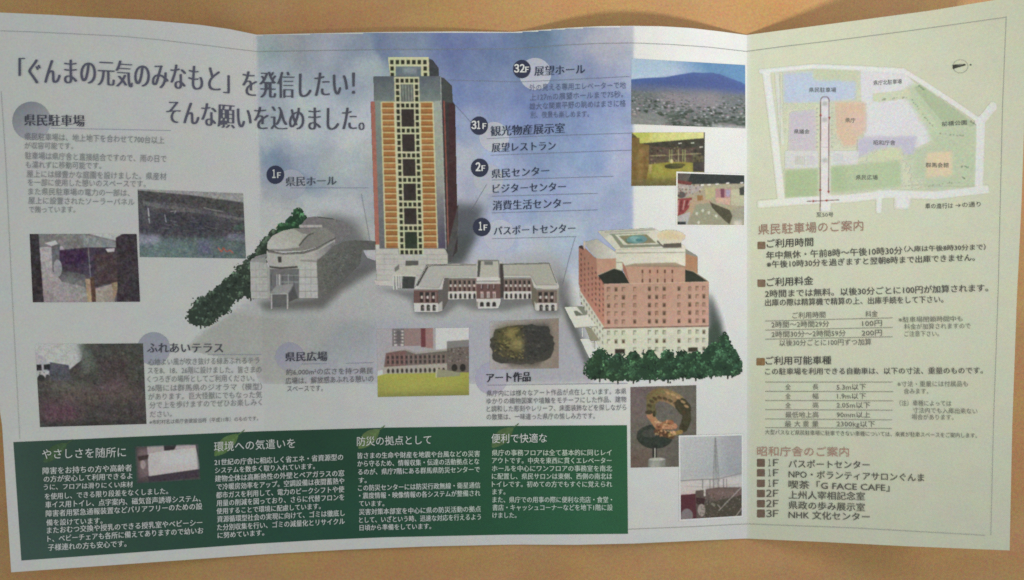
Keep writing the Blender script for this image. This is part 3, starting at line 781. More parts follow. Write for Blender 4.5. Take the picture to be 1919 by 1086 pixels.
# ================================================================== pink office block
def office():
    p = Pic(1054, 418, 1336, 705)
    z = 340 / 1231.0
    q = lambda pts: [(1050 + x * z, 420 + y * z) for x, y in pts]
    SA = (204, 152, 128); R = random.Random(2)
    # printed shade to its right stays on the sheet's backdrop
    p.poly(q([(245, 230), (378, 180), (378, 300), (250, 350)]), (206, 158, 128))
    p.grad(q([(160, 120), (250, 100), (378, 190), (378, 245), (250, 230), (215, 200)]), (168, 172, 166), (214, 214, 204), (1095, 460), (1150, 470))
    p.poly(q([(848, 165), (930, 215), (930, 335), (848, 320)]), (196, 138, 98)); p.poly(q([(848, 165), (930, 215), (925, 222), (848, 200)]), (150, 150, 140))
    # roof platform
    p.grad(q([(250, 45), (630, 25), (660, 40), (850, 150), (848, 285), (420, 300), (415, 312), (375, 306), (375, 170)]), (214, 214, 196), (230, 230, 216), (1140, 440), (1260, 490))
    p.poly(q([(250, 45), (625, 25), (650, 38), (420, 60), (370, 75), (345, 70), (300, 90)]), (196, 200, 184))
    p.poly(q([(330, 65), (605, 55), (610, 62), (350, 76)]), (142, 148, 132)); p.poly(q([(300, 50), (640, 33), (642, 38), (300, 56)]), (158, 164, 150))
    p.poly(q([(350, 76), (370, 68), (430, 140), (690, 134), (700, 150), (410, 160)]), (140, 148, 126)); p.poly(q([(370, 70), (610, 58), (660, 122), (440, 138)]), (222, 224, 206))
    p.poly(q([(395, 78), (585, 66), (650, 126), (455, 134)]), (142, 140, 104)); p.ell(1050 + 520 * z, 420 + 102 * z, 19, 8, (104, 160, 164), rot=-.05); p.ell(1050 + 512 * z, 420 + 100 * z, 11, 5, (124, 184, 190), rot=.2); p.ell(1050 + 536 * z, 420 + 106 * z, 7, 3, (70, 140, 150))
    p.pl(q([(445, 95), (450, 120), (500, 128)]), 1.2, (70, 120, 120))
    p.poly(q([(660, 105), (690, 140), (820, 135), (822, 158), (700, 160), (655, 118)]), (118, 112, 100)); p.poly(q([(700, 132), (820, 124), (822, 152), (704, 156)]), (100, 94, 84))
    p.ell(1050 + 752 * z, 420 + 80 * z, 27, 11.5, (228, 214, 178), rot=.06); p.ell(1050 + 752 * z, 420 + 78 * z, 22, 8, (230, 212, 170), rot=.06); p.ell(1050 + 752 * z, 420 + 80 * z, 16, 5, (228, 206, 162), rot=.06)
    p.poly(q([(655, 104), (835, 104), (815, 126), (700, 132)]), (226, 220, 196))
    p.line(*q([(378, 195), (846, 190)]), 1.2, (150, 148, 130)); p.pl(q([(376, 172), (440, 168), (846, 160)]), .9, (180, 180, 160)); p.line(*q([(380, 258), (420, 258)]), 1.2, (150, 148, 132))
    p.grad(q([(440, 280), (500, 265), (780, 258), (812, 272), (848, 285), (848, 300), (440, 300)]), (178, 160, 134), (164, 136, 112), (1180, 494), (1180, 500))
    # left block
    p.grad(q([(125, 150), (160, 150), (246, 235), (250, 345), (300, 405), (300, 700), (135, 450), (125, 400)]), (178, 116, 96), (204, 132, 108), (1085, 500), (1135, 560))
    p.poly(q([(125, 150), (150, 140), (160, 175), (128, 158)]), (74, 62, 58)); p.poly(q([(158, 110), (168, 112), (168, 170), (158, 160)]), (198, 190, 176))
    p.poly(q([(246, 235), (378, 230), (378, 300), (260, 345), (250, 345)]), (206, 150, 122))
    p.poly(q([(130, 400), (135, 450), (300, 700), (305, 890), (270, 850), (135, 500)]), (202, 208, 188))
    for k in range(7):
        t = k / 6
        for j in range(7):
            x = 138 + t * 150; y = 190 + j * 36 + t * 190 - (t > .75) * -10
            if x > 243 and y < 350: continue
            if y < 430 + (x - 135) * 1.5 - 10: p.poly(q([(x, y), (x + 6, y + 6), (x + 6, y + 24), (x, y + 16)]), (110, 58, 52) if R.random() < .7 else (90, 70, 66))
    for k in range(9):
        for j in range(3):
            x = 140 + k * 18; y = 470 + (x - 135) * 1.52 + j * 46
            p.poly(q([(x, y), (x + 6, y + 8), (x + 6, y + 26), (x, y + 18)]), (112, 110, 96))
    # dark roofs
    p.poly(q([(255, 345), (365, 298), (420, 315), (470, 400), (300, 405)]), (46, 52, 44)); p.poly(q([(848, 308), (900, 320), (1000, 388), (848, 392)]), (52, 60, 48))
    p.pl(q([(255, 345), (365, 298), (420, 315)]), 1.3, (190, 180, 160)); p.pl(q([(850, 306), (905, 320), (1004, 388)]), 1.3, (196, 170, 146))
    # upper front
    p.poly(q([(420, 252), (440, 285), (845, 292), (848, 400), (470, 405), (425, 312)]), (208, 156, 130)); p.poly(q([(420, 252), (440, 285), (470, 390), (425, 312)]), (180, 112, 98))
    for x in (558, 608, 660, 710, 760):
        p.poly(q([(x - 5, 308), (x + 5, 308), (x + 5, 332), (x - 5, 332)]), (118, 70, 54)); p.line(*q([(x, 335), (x, 366)]), .8, (178, 122, 98)); p.poly(q([(x - 5, 370), (x + 5, 370), (x + 5, 394), (x - 5, 394)]), (118, 72, 56))
    # main front
    p.grad(q([(298, 405), (1008, 388), (1006, 690), (298, 704)]), (202, 154, 130), (210, 158, 134), (1135, 535), (1290, 600))
    p.poly(q([(298, 704), (1006, 690), (1002, 880), (880, 905), (330, 905), (300, 880)]), (206, 212, 186))
    p.soft(q([(300, 704), (1006, 692), (1006, 740), (300, 740)]), (220, 226, 196), 4, .5)
    p.line(*q([(290, 704), (1010, 690)]), 2.4, (134, 96, 82)); p.line(*q([(290, 710), (1010, 696)]), 1.2, (206, 196, 172)); p.line(*q([(300, 406), (1006, 390)]), 1.4, (222, 180, 156))
    cols = (328, 378, 428, 505, 604, 654, 705, 805, 878, 928, 974)
    for j, y in enumerate((440, 495, 550, 605, 660, 735, 793, 850)):
        for k, x in enumerate(cols):
            if j == 7 and x in (328, 378, 428, 878, 928): continue
            yy = y - (x - 328) * .012
            wall = (204, 146, 122) if j < 5 else (206, 212, 188)
            p.poly(q([(x - 11, yy - 14), (x + 11, yy - 14), (x + 11, yy + 16), (x - 11, yy + 16)]), (140, 108, 84) if j < 5 else (140, 142, 116))
            if R.random() < .58: p.poly(q([(x - 5, yy - 6), (x + 12, yy - 6), (x + 12, yy + 17), (x - 5, yy + 17)]), np.array(wall) * R.uniform(.86, 1.02))
            else: p.poly(q([(x - 6, yy - 4), (x + 6, yy - 4), (x + 6, yy + 14), (x - 6, yy + 14)]), (98, 72, 56))
    p.poly(q([(372, 846), (438, 846), (438, 878), (372, 878)]), (58, 50, 40)); p.poly(q([(868, 836), (932, 834), (932, 864), (868, 866)]), (66, 62, 46))
    # porches
    p.poly(q([(28, 562), (140, 556), (246, 690), (100, 700)]), (216, 222, 210)); p.poly(q([(90, 590), (110, 585), (160, 616), (106, 622)]), (110, 120, 100)); p.poly(q([(110, 556), (150, 556), (185, 612), (160, 618)]), (128, 138, 118))
    p.line(*q([(98, 702), (246, 692)]), 1.4, (150, 150, 138)); p.line(*q([(150, 702), (150, 762)]), 2, (206, 208, 200)); p.poly(q([(170, 700), (210, 704), (270, 790), (205, 790)]), (146, 146, 116))
    p.poly(q([(135, 778), (190, 775), (270, 868), (250, 905), (200, 912)]), (216, 222, 212)); p.poly(q([(212, 800), (240, 800), (240, 838), (220, 838)]), (196, 200, 190)); p.line(*q([(232, 790), (232, 835)]), 1.2, (120, 124, 108))
    p.noise(5, 1.5, 43); p.noise(4, 6, 44)
    p.build("office_block_picture", BRO, 4, "salmon pink office block with a white base and roof platform", sat=.7)
    s = Pic(1318, 540, 1372, 660)
    s.c[:] = (234, 237, 243)
    s.soft([(1326, 545), (1336, 560), (1352, 600), (1360, 640), (1350, 655), (1322, 655)], (74, 84, 80), 7, .95)
    s.soft([(1326, 620), (1345, 600), (1356, 640), (1322, 655)], (60, 82, 66), 4, .8)
    s.noise(4, 2, 3)
    s.a[:] = (np.abs(s.c - np.array([234, 237, 243])).sum(-1) > 26)
    s.build("shade_print", BRO, 2)
office()
# ================================================================== printed photographs
def newpic(quad, k=1.0):
    q = np.array(quad, float)
    wd = int(max(np.hypot(*(q[1] - q[0])), np.hypot(*(q[2] - q[3]))) * k); ht = int(max(np.hypot(*(q[3] - q[0])), np.hypot(*(q[2] - q[1]))) * k)
    return Pic(0, 0, wd, ht, quad), wd, ht
def U(p, pts): return [(x * p.w, y * p.h) for x, y in pts]
def texture(p, amp, scale, seed, chroma=.5): p.noise(amp, scale, seed, chroma)

def photo(quad, draw, label, layer=4, parent=None):
    p, w_, h_ = newpic(quad)
    draw(p, w_, h_)
    p.build("photo", parent or BRO, layer, label)

def d_pool(p, w, h):
    p.fill((84, 84, 86))
    p.grad(U(p, [(0, 0), (1, 0), (1, .7), (0, .7)]), (92, 92, 92), (74, 74, 80), (0, 0), (0, h * .6))
    p.poly(U(p, [(0, 0), (1, 0), (1, .14), (.5, .06), (0, .02)]), (146, 148, 144)); p.poly(U(p, [(0, .02), (.45, .06), (1, .16), (1, .34), (.45, .2), (0, .16)]), (76, 76, 74))
    p.poly(U(p, [(.05, .18), (.5, .26), (1, .38), (1, .42), (.5, .32), (.05, .24)]), (104, 104, 102))
    p.soft(U(p, [(.15, .35), (.7, .3), (.75, .6), (.15, .62)]), (62, 62, 70), 6, .8)
    for k in range(26):
        r = random.Random(k); x = r.uniform(.1, .95); y = r.uniform(.25, .62)
        p.line((x * w, y * h), ((x + r.uniform(.03, .1)) * w, (y + r.uniform(0, .03)) * h), 1.2, (118, 118, 120) if k % 2 else (56, 56, 58), .7)
    p.line(*U(p, [(.095, .27), (.1, .4)]), 2, (186, 188, 190)); p.line(*U(p, [(.1, .42), (.105, .5)]), 2, (160, 162, 164)); p.line(*U(p, [(.25, .36), (.26, .48)]), 1.6, (150, 152, 156))
    p.pl(U(p, [(.3, .32), (.36, .3), (.34, .34)]), 1.6, (150, 150, 150)); p.pl(U(p, [(.62, .24), (.7, .27), (.8, .29)]), 1.4, (140, 140, 136))
    p.soft(U(p, [(0, .7), (1, .7), (1, 1), (0, 1)]), (92, 112, 110), 4, .9); p.soft(U(p, [(0, .66), (.2, .68), (.2, .8), (0, .82)]), (146, 152, 166), 4, .8)
    p.soft(U(p, [(.55, .74), (.66, .72), (.68, .95), (.56, .95)]), (100, 102, 132), 3, .7); p.soft(U(p, [(.1, .82), (.5, .8), (.5, 1), (.05, 1)]), (104, 130, 126), 4, .6); p.soft(U(p, [(.85, .62), (1, .62), (1, .72), (.8, .72)]), (120, 122, 140), 2, .7)
    p.poly(U(p, [(.9, .5), (.98, .46), (.98, .56), (.88, .56)]), (70, 96, 82), .7)
    p.pl(U(p, [(.74, .84), (.77, .9), (.79, .84), (.82, .9), (.85, .87), (.88, .92)]), 1.8, (192, 84, 62))
    texture(p, 22, 1.3, 51); texture(p, 10, 5, 52)
photo([(258, 354), (455.5, 362), (461, 484), (262, 481)], d_pool, "dark photograph of a long low roof over blue-green ground")

def d_entrance(p, w, h):
    p.fill((92, 88, 90))
    p.poly(U(p, [(0, 0), (.88, 0), (.8, .3), (0, .35)]), (126, 124, 122)); p.poly(U(p, [(.55, 0), (1, 0), (1, .08), (.8, .1)]), (176, 182, 178)); p.poly(U(p, [(.5, .01), (.8, .12), (.8, .2), (.5, .2)]), (132, 140, 138))
    p.grad(U(p, [(.09, .2), (.3, .18), (.45, .6), (.55, 1), (.1, 1)]), (176, 172, 172), (150, 140, 138), (0, .2 * h), (0, h))
    p.poly(U(p, [(.26, .24), (.52, .2), (.8, .2), (.8, .5), (.5, .66), (.32, .6), (.2, .5)]), (72, 58, 74)); p.poly(U(p, [(.24, .26), (.52, .22), (.52, .42), (.28, .46)]), (66, 42, 72))
    p.poly(U(p, [(.2, .5), (.5, .6), (.5, .78), (.28, .7)]), (84, 86, 86)); p.poly(U(p, [(.2, .13), (.28, .14), (.26, .55), (.2, .56)]), (104, 104, 106)); p.ell(.25 * w, .5 * h, 8, 16, (156, 156, 156))
    p.poly(U(p, [(.14, .14), (.24, .1), (.26, .15), (.2, .18)]), (200, 202, 204)); p.poly(U(p, [(.7, .22), (.79, .21), (.78, .26), (.72, .27)]), (190, 186, 184))
    p.soft(U(p, [(.3, .6), (.5, .62), (.52, .95), (.2, .95)]), (140, 142, 136), 5, .5)
    p.line(*U(p, [(.54, .16), (.55, .66)]), 2, (120, 118, 120)); p.poly(U(p, [(.5, .66), (.545, .66), (.55, 1), (.51, 1)]), (168, 146, 112)); p.poly(U(p, [(.545, .64), (.59, .62), (.59, 1), (.55, 1)]), (92, 66, 52))
    p.poly(U(p, [(.59, .8), (.78, .72), (.76, 1), (.59, 1)]), (160, 148, 136)); p.poly(U(p, [(.74, .62), (.79, .6), (.8, .8), (.75, 1)]), (150, 128, 98))
    p.poly(U(p, [(.6, .3), (.8, .26), (.8, .7), (.58, .78)]), (78, 64, 66)); p.poly(U(p, [(.8, .06), (.87, .0), (1, 0), (1, 1), (.78, 1), (.8, .7)]), (62, 54, 60))
    p.poly(U(p, [(0, 0), (.085, 0), (.105, 1), (0, 1)]), (56, 50, 54))
    texture(p, 20, 1.3, 61); texture(p, 12, 6, 62)
photo([(55.5, 438), (256, 438), (262.5, 565), (61.5, 566)], d_entrance, "photograph of a parking entrance between dark pillars")

def d_garden(p, w, h):
    p.fill((70, 66, 64))
    p.poly(U(p, [(0, 0), (.46, 0), (.42, .2), (.3, .32), (.12, .3), (0, .4)]), (172, 178, 174)); p.poly(U(p, [(0, .1), (.1, .18), (.12, .3), (0, .42)]), (160, 164, 170))
    p.soft(U(p, [(.42, 0), (1, 0), (1, .45), (.5, .5)]), (70, 72, 66), 5, .9); p.soft(U(p, [(.4, .02), (.5, .02), (.56, .3), (.42, .4)]), (98, 110, 98), 4, .7)
    p.poly(U(p, [(0, .25), (.05, .25), (.05, .32), (0, .32)]), (44, 44, 48)); p.poly(U(p, [(.07, .25), (.13, .24), (.13, .31), (.07, .31)]), (46, 46, 50)); p.poly(U(p, [(.13, .22), (.3, .26), (.32, .45), (.12, .45)]), (78, 80, 90))
    p.poly(U(p, [(0, .34), (.12, .32), (.12, .4), (0, .42)]), (170, 174, 172)); p.ell(.04 * w, .41 * h, 7, 6, (52, 52, 54)); p.ell(.1 * w, .4 * h, 4, 5, (60, 60, 62))
    p.soft(U(p, [(.6, .2), (.85, .2), (.85, .45), (.6, .45)]), (74, 60, 62), 5, .7)
    p.soft(U(p, [(.12, .45), (.5, .45), (.5, .6), (.12, .6)]), (96, 100, 88), 6, .7); p.soft(U(p, [(.2, .55), (.9, .5), (1, .7), (.2, .75)]), (92, 80, 72), 8, .7)
    p.soft(U(p, [(.02, .72), (.34, .7), (.36, .95), (.04, .95)]), (98, 66, 80), 8, .8); p.soft(U(p, [(.55, .48), (.8, .42), (.85, .55), (.6, .6)]), (102, 82, 88), 5, .6)
    R = random.Random(3)
    for k in range(700):
        x, y = R.random(), R.uniform(.12, 1)
        if x < .42 and y < .34: continue
        c = random.Random(k).choice([(50, 56, 48), (92, 84, 80), (58, 48, 50), (108, 98, 96), (84, 92, 78), (44, 42, 42)])
        p.ell(x * w, y * h, R.uniform(.8, 2.6), R.uniform(.7, 1.8), c, .55, R.uniform(0, 3), 6)
    p.soft(U(p, [(0, .93), (1, .93), (1, 1), (0, 1)]), (52, 54, 50), 3, .6)
    texture(p, 18, 1.3, 71); texture(p, 8, 6, 72)
photo([(66, 644.5), (268, 643), (274.5, 794), (75, 800)], d_garden, "dark photograph of an overgrown terrace garden")

def d_mountain(p, w, h):
    p.fill((120, 150, 190))
    p.grad(U(p, [(0, 0), (1, 0), (1, .5), (0, .5)]), (96, 150, 196), (196, 212, 226), (.62 * w, 0), (.45 * w, .34 * h))
    p.soft(U(p, [(0, .0), (.4, 0), (.35, .25), (0, .3)]), (160, 196, 212), 8, .6)
    p.poly(U(p, [(0, .32), (.12, .29), (.3, .26), (.42, .21), (.55, .16), (.62, .165), (.7, .15), (.78, .17), (.86, .22), (.95, .27), (1, .31), (1, .55), (0, .5)]), (76, 106, 172))
    p.soft(U(p, [(.4, .24), (.8, .2), (1, .36), (1, .5), (0, .42)]), (72, 94, 156), 5, .8); p.soft(U(p, [(0, .38), (1, .42), (1, .5), (0, .52)]), (104, 116, 146), 4, .8)
    p.soft(U(p, [(0, .48), (1, .47), (1, 1), (0, 1)]), (116, 124, 120), 4, 1)
    p.soft(U(p, [(.2, .5), (.75, .46), (.8, .72), (.3, .75)]), (150, 142, 148), 8, .6)
    R = random.Random(7)
    for k in range(620):
        x = R.random(); y = .47 + .53 * R.random() ** .8; sc = .7 + (y - .46) * 2.6
        c = R.choice([(58, 74, 56), (206, 204, 204), (80, 96, 82), (48, 62, 46), (226, 226, 224), (150, 132, 136), (70, 88, 72), (188, 180, 184)])
        if y < .6: c = np.array(c) * .55 + np.array((126, 130, 140)) * .45
        if sum(c) > 420: p.rect(x * w, y * h, x * w + R.uniform(1.5, 3.4) * sc, y * h + R.uniform(.7, 1.4) * sc, c, .85)
        else: p.ell(x * w, y * h, R.uniform(1.4, 3.4) * sc, R.uniform(.7, 1.5) * sc, c, .8, 0, 7)
    p.soft(U(p, [(.3, .8), (.6, .84), (1, .8), (1, 1), (.3, 1)]), (66, 80, 64), 6, .35); p.soft(U(p, [(.25, .5), (.8, .48), (.8, .66), (.3, .7)]), (158, 144, 152), 7, .35)
    p.poly(U(p, [(0, .86), (.2, .8), (.34, .94), (.2, 1), (0, 1)]), (134, 138, 134), .85); p.soft(U(p, [(.7, .94), (1, .96), (1, 1), (.7, 1)]), (200, 202, 200), 2, .6)
    for k in range(5): p.line(*U(p, [(.0, .9 + k * .02), (.3, .96 + k * .012)]), .9, (160, 162, 158), .6)
    texture(p, 9, 1.4, 81)
photo([(1183, 109), (1396.5, 121.5), (1397, 240), (1183, 232)], d_mountain, "photograph of a blue mountain beyond a wide town")

def d_hall(p, w, h):
    p.fill((96, 92, 62))
    p.grad(U(p, [(0, 0), (1, 0), (1, .12), (.12, .22), (.08, .1)]), (190, 196, 82), (222, 222, 130), (w * .2, h * .15), (w, 0)); p.soft(U(p, [(.3, .02), (.95, .02), (.95, .1), (.2, .16)]), (222, 220, 136), 4, .6)
    p.poly(U(p, [(.1, .21), (1, .11), (1, .45), (.24, .3)]), (66, 64, 50)); p.poly(U(p, [(.98, 0), (1, 0), (1, 1), (.98, 1)]), (82, 78, 66))
    p.poly(U(p, [(0, .1), (.11, .1), (.11, .2), (.24, .24), (.24, 1), (0, 1)]), (128, 102, 52)); p.soft(U(p, [(.1, .3), (.16, .3), (.16, .95), (.1, .95)]), (160, 124, 64), 2, .6)
    p.poly(U(p, [(.24, .26), (.5, .28), (.84, .3), (.84, .56), (.24, .6)]), (94, 78, 64)); p.line(*U(p, [(.25, .44), (.95, .4)]), 2.2, (150, 140, 96)); 
    R = random.Random(9)
    for k in range(120):
        p.ell(R.uniform(.26, .95) * w, R.uniform(.27, .58) * h, R.uniform(.8, 2.4), R.uniform(.8, 2.6), R.choice([(60, 50, 40), (112, 74, 62), (128, 132, 76), (80, 84, 56), (56, 46, 44), (150, 138, 106)]), .7, 0, 6)
    for x in (.52, .55, .64, .7, .73): p.line(*U(p, [(x, .32), (x, .56)]), 1.6, (150, 160, 92) if x != .64 else (176, 176, 132))
    p.poly(U(p, [(.24, .6), (.55, .55), (.85, .57), (.98, .66), (1, 1), (.2, 1)]), (148, 142, 50)); p.soft(U(p, [(.3, .62), (.8, .6), (.75, .8), (.3, .86)]), (166, 160, 62), 6, .7); p.soft(U(p, [(.1, .86), (1, .86), (1, 1), (.05, 1)]), (112, 102, 62), 5, .8)
    p.ell(.58 * w, .635 * h, .13 * w, .05 * h, (74, 74, 40)); p.ell(.64 * w, .61 * h, .1 * w, .03 * h, (92, 92, 48))
    p.poly(U(p, [(.24, .6), (.28, .6), (.28, .78), (.24, .78)]), (176, 160, 92)); p.poly(U(p, [(.84, .56), (.98, .56), (.98, .74), (.84, .74)]), (70, 64, 60)); p.ell(.55 * w, .54 * h, 3, 4, (206, 196, 130))
    for x, y in ((.66, .21), (.83, .205), (.95, .28)): p.line((x * w - 3, y * h), (x * w + 3, y * h - .5), 1.8, (236, 234, 214))
    texture(p, 12, 1.4, 91); texture(p, 8, 6, 92)
photo([(1184, 248), (1321, 247.5), (1320, 347), (1183, 348)], d_hall, "photograph of a yellow-green lit hall", layer=4)

def white_border(quad, layer):
    p, w, h = newpic(quad); p.fill((238, 238, 236)); p.build("photo_border", BRO, layer)
white_border([(1267.5, 321), (1396.5, 325.5), (1396, 423.5), (1267, 422.5)], 5)
def d_shop(p, w, h):
    p.fill((172, 166, 136))
    p.poly(U(p, [(0, 0), (1, 0), (1, .17), (.2, .21), (0, .14)]), (50, 58, 56)); p.poly(U(p, [(0, 0), (.2, 0), (.16, .16), (0, .14)]), (96, 90, 84))
    p.poly(U(p, [(0, .14), (.22, .17), (.2, .24), (0, .2)]), (128, 62, 60)); p.poly(U(p, [(0, .22), (.4, .24), (.34, .32), (.1, .48), (0, .48)]), (176, 168, 166)); p.ell(.1 * w, .36 * h, 9, 9, (172, 172, 158)); p.ell(.06 * w, .42 * h, 8, 6, (92, 92, 90))
    R = random.Random(12)
    for k in range(40): p.ell(R.uniform(0, .38) * w, R.uniform(.2, .46) * h, R.uniform(1, 3), R.uniform(.8, 2), R.choice([(226, 220, 216), (120, 70, 66), (90, 84, 80), (196, 176, 164)]), .7, R.uniform(0, 3), 6)
    p.poly(U(p, [(0, .5), (.22, .47), (.21, .62), (.1, .78), (0, .83)]), (158, 66, 70))
    for k in range(5): p.line(*U(p, [(.02 + .045 * k, .52), (.005 + .04 * k, .8 - k * .045)]), 1.8, (206, 170, 166) if k % 2 == 0 else (110, 48, 50))
    p.poly(U(p, [(.2, .52), (.38, .42), (.5, .52), (.5, .7), (.24, .78), (.14, .86)]), (188, 160, 132)); p.poly(U(p, [(.29, .42), (.38, .42), (.38, .52), (.3, .53)]), (160, 118, 70)); p.poly(U(p, [(.41, .27), (.56, .26), (.56, .45), (.42, .5)]), (186, 182, 130))
    p.poly(U(p, [(.57, .28), (.8, .28), (.78, .47), (.57, .46)]), (184, 140, 140)); p.poly(U(p, [(.64, .28), (.7, .28), (.7, .46), (.65, .46)]), (130, 70, 92)); p.poly(U(p, [(.72, .3), (.79, .3), (.78, .44), (.73, .44)]), (168, 160, 188)); p.poly(U(p, [(.57, .46), (.79, .46), (.78, .6), (.58, .56)]), (206, 170, 150))
    p.poly(U(p, [(.8, .3), (1, .26), (1, .62), (.8, .6)]), (188, 188, 156)); p.poly(U(p, [(.92, .26), (1, .22), (1, .4), (.93, .4)]), (70, 74, 66))
    p.poly(U(p, [(.16, .98), (.28, .6), (.46, .56), (.7, .8), (.74, 1), (.14, 1)]), (158, 158, 132)); p.poly(U(p, [(0, .84), (.2, .74), (.15, 1), (0, 1)]), (184, 186, 188)); p.poly(U(p, [(.7, .76), (1, .6), (1, 1), (.74, 1)]), (160, 160, 138))
    p.poly(U(p, [(.47, .5), (.5, .56), (.78, .7), (.82, .82), (.78, .98), (.7, .9), (.52, .66)]), (84, 82, 62)); p.poly(U(p, [(0, .94), (.13, .94), (.13, 1), (0, 1)]), (60, 66, 68))
    for x, y in ((.37, .22), (.47, .21), (.59, .195), (.75, .17), (.96, .155)): p.line((x * w - 3, y * h + .5), (x * w + 3, y * h - .5), 2.2, (244, 244, 240))
    for x, y in ((.38, .72), (.47, .76), (.58, .82), (.29, .78), (.32, .95)): p.ell(x * w, y * h, 2.4, 3, (218, 216, 204), .9)
    p.soft(U(p, [(.84, .9), (.96, .9), (.96, 1), (.84, 1)]), (220, 218, 210), 3, .8)
    texture(p, 12, 1.4, 101)
photo([(1270, 324), (1395, 328), (1394.5, 421.5), (1269.5, 420.5)], d_shop, "photograph of an exhibition room with red and white displays", layer=6)

def d_lawn(p, w, h):
    p.fill((198, 202, 200))
    p.poly(U(p, [(0, 0), (.64, 0), (.64, .35), (0, .62)]), (166, 166, 168)); p.poly(U(p, [(.64, 0), (1, 0), (1, .25), (.64, .32)]), (204, 208, 206))
    p.poly(U(p, [(.17, 0), (.3, 0), (.3, .26), (.17, .26)]), (120, 118, 118)); p.poly(U(p, [(.3, 0), (.48, 0), (.48, .26), (.3, .26)]), (150, 126, 122)); p.poly(U(p, [(.48, 0), (.53, 0), (.53, .28), (.48, .28)]), (116, 62, 66)); p.poly(U(p, [(.53, 0), (.61, 0), (.61, .3), (.53, .29)]), (160, 122, 120))
    for k in range(5):
        for j in range(2): p.rect((.19 + j * .07) * w, (.03 + k * .05) * h, (.22 + j * .07) * w, (.055 + k * .05) * h, (196, 194, 186))
    p.poly(U(p, [(.2, .03), (.27, .03), (.27, .22), (.2, .22)]), (88, 86, 88), .6)
    p.poly(U(p, [(.1, .34), (.3, .3), (.42, .36), (.76, .32), (.76, .22), (1, .18), (1, .66), (.06, .68)]), (112, 104, 96))
    p.poly(U(p, [(.1, .36), (.32, .33), (.32, .58), (.08, .6)]), (122, 92, 88)); p.poly(U(p, [(.06, .56), (.76, .52), (.76, .66), (.06, .68)]), (170, 166, 152)); p.poly(U(p, [(.76, .2), (1, .18), (1, .28), (.76, .3)]), (128, 130, 128)); p.pl(U(p, [(.1, .345), (.3, .31), (.42, .37), (.76, .33)]), 2, (170, 168, 158))
    p.line(*U(p, [(.1, .35), (.3, .305)]), 2, (168, 166, 158)); p.line(*U(p, [(.42, .36), (.76, .32)]), 2.4, (160, 158, 148)); p.line(*U(p, [(.3, .305), (.42, .36)]), 2, (150, 148, 140))
    R = random.Random(14)
    for k in range(13):
        x = .11 + k * .05
        for y in (.4, .47): p.rect(x * w, y * h, (x + .022) * w, (y + .045) * h, (66, 58, 56))
        p.ell((x + .012) * w, .62 * h, 2.4, 4.5, (66, 62, 56)); p.rect((x + .03) * w, .38 * h, (x + .038) * w, .54 * h, (148, 116, 108))
    for x in (.84, .93): p.ell(x * w, .59 * h, 5.5, 7, (48, 46, 44))
    for k in range(40): p.ell(R.uniform(.77, 1) * w, R.uniform(.3, .5) * h, 1.6, 1.6, R.choice([(150, 146, 138), (78, 74, 70)]), .7, 0, 6)
    p.grad(U(p, [(0, .69), (.1, .66), (1, .66), (1, 1), (0, 1)]), (164, 170, 62), (146, 150, 66), (0, .68 * h), (0, h)); p.soft(U(p, [(.1, .74), (.9, .7), (.9, .9), (.1, .92)]), (172, 176, 72), 8, .6); p.soft(U(p, [(0, .95), (1, .95), (1, 1), (0, 1)]), (130, 136, 62), 2, .6)
    p.poly(U(p, [(.64, .61), (.66, .6), (.9, .66), (.9, .71), (.64, .73)]), (148, 150, 118)); p.pl(U(p, [(.64, .73), (.645, .61), (.66, .605)]), 1.4, (206, 206, 190))
    texture(p, 8, 1.4, 111)
photo([(706, 616), (878.5, 613.5), (879, 740), (708, 743.5)], d_lawn, "photograph of a bright green lawn before a brick building")

def d_rock(p, w, h):
    p.fill((166, 166, 168)); p.grad(U(p, [(0, 0), (1, 0), (1, 1), (0, 1)]), (172, 172, 174), (142, 132, 120), (0, 0), (w, h * .2))
    R = random.Random(15)
    o = []
    for k in range(40):
        a = 2 * math.pi * k / 40
        rx, ry = .50, .46
        sq = 1 / max(abs(math.cos(a)) ** 1.2, abs(math.sin(a)) ** 1.2) ** .35
        o.append((.46 + rx * math.cos(a) * sq * .92 * R.uniform(.93, 1.05), .5 + ry * math.sin(a) * sq * .9 * R.uniform(.93, 1.04)))
    p.poly(U(p, o), (66, 68, 62)); p.soft(U(p, [(.1, .12), (.45, .1), (.52, .5), (.42, .75), (.2, .7), (.06, .4)]), (92, 88, 50), 8, .9)
    p.soft(U(p, [(.5, .1), (.85, .1), (.9, .6), (.6, .9), (.45, .6)]), (60, 62, 60), 6, .85)
    for k in range(190):
        a = R.uniform(0, 6.28); rr = R.random() ** .5
        x, y = .43 + .42 * rr * math.cos(a), .5 + .38 * rr * math.sin(a)
        c = R.choice([(128, 118, 58), (50, 50, 38), (82, 80, 52), (42, 42, 36), (150, 140, 80)]) if x < .5 else R.choice([(50, 52, 48), (78, 78, 74), (44, 46, 42), (90, 90, 82)])
        p.ell(x * w, y * h, R.uniform(1, 4.5), R.uniform(.8, 2), c, .65, R.uniform(-.9, .9), 8)
    p.soft(U(p, [(.3, .4), (.5, .38), (.48, .62), (.3, .58)]), (190, 178, 104), 5, .55); p.soft(U(p, [(.28, .16), (.4, .18), (.36, .36), (.2, .34)]), (170, 156, 84), 3, .6)
    p.soft(U(p, [(.2, .8), (.8, .8), (.7, .96), (.3, .95)]), (84, 80, 72), 3, .6)
    texture(p, 10, 1.4, 121)
photo([(918, 602), (1047, 596), (1047, 689.5), (918, 692)], d_rock, "photograph of a lumpy dark bronze artwork on grey")

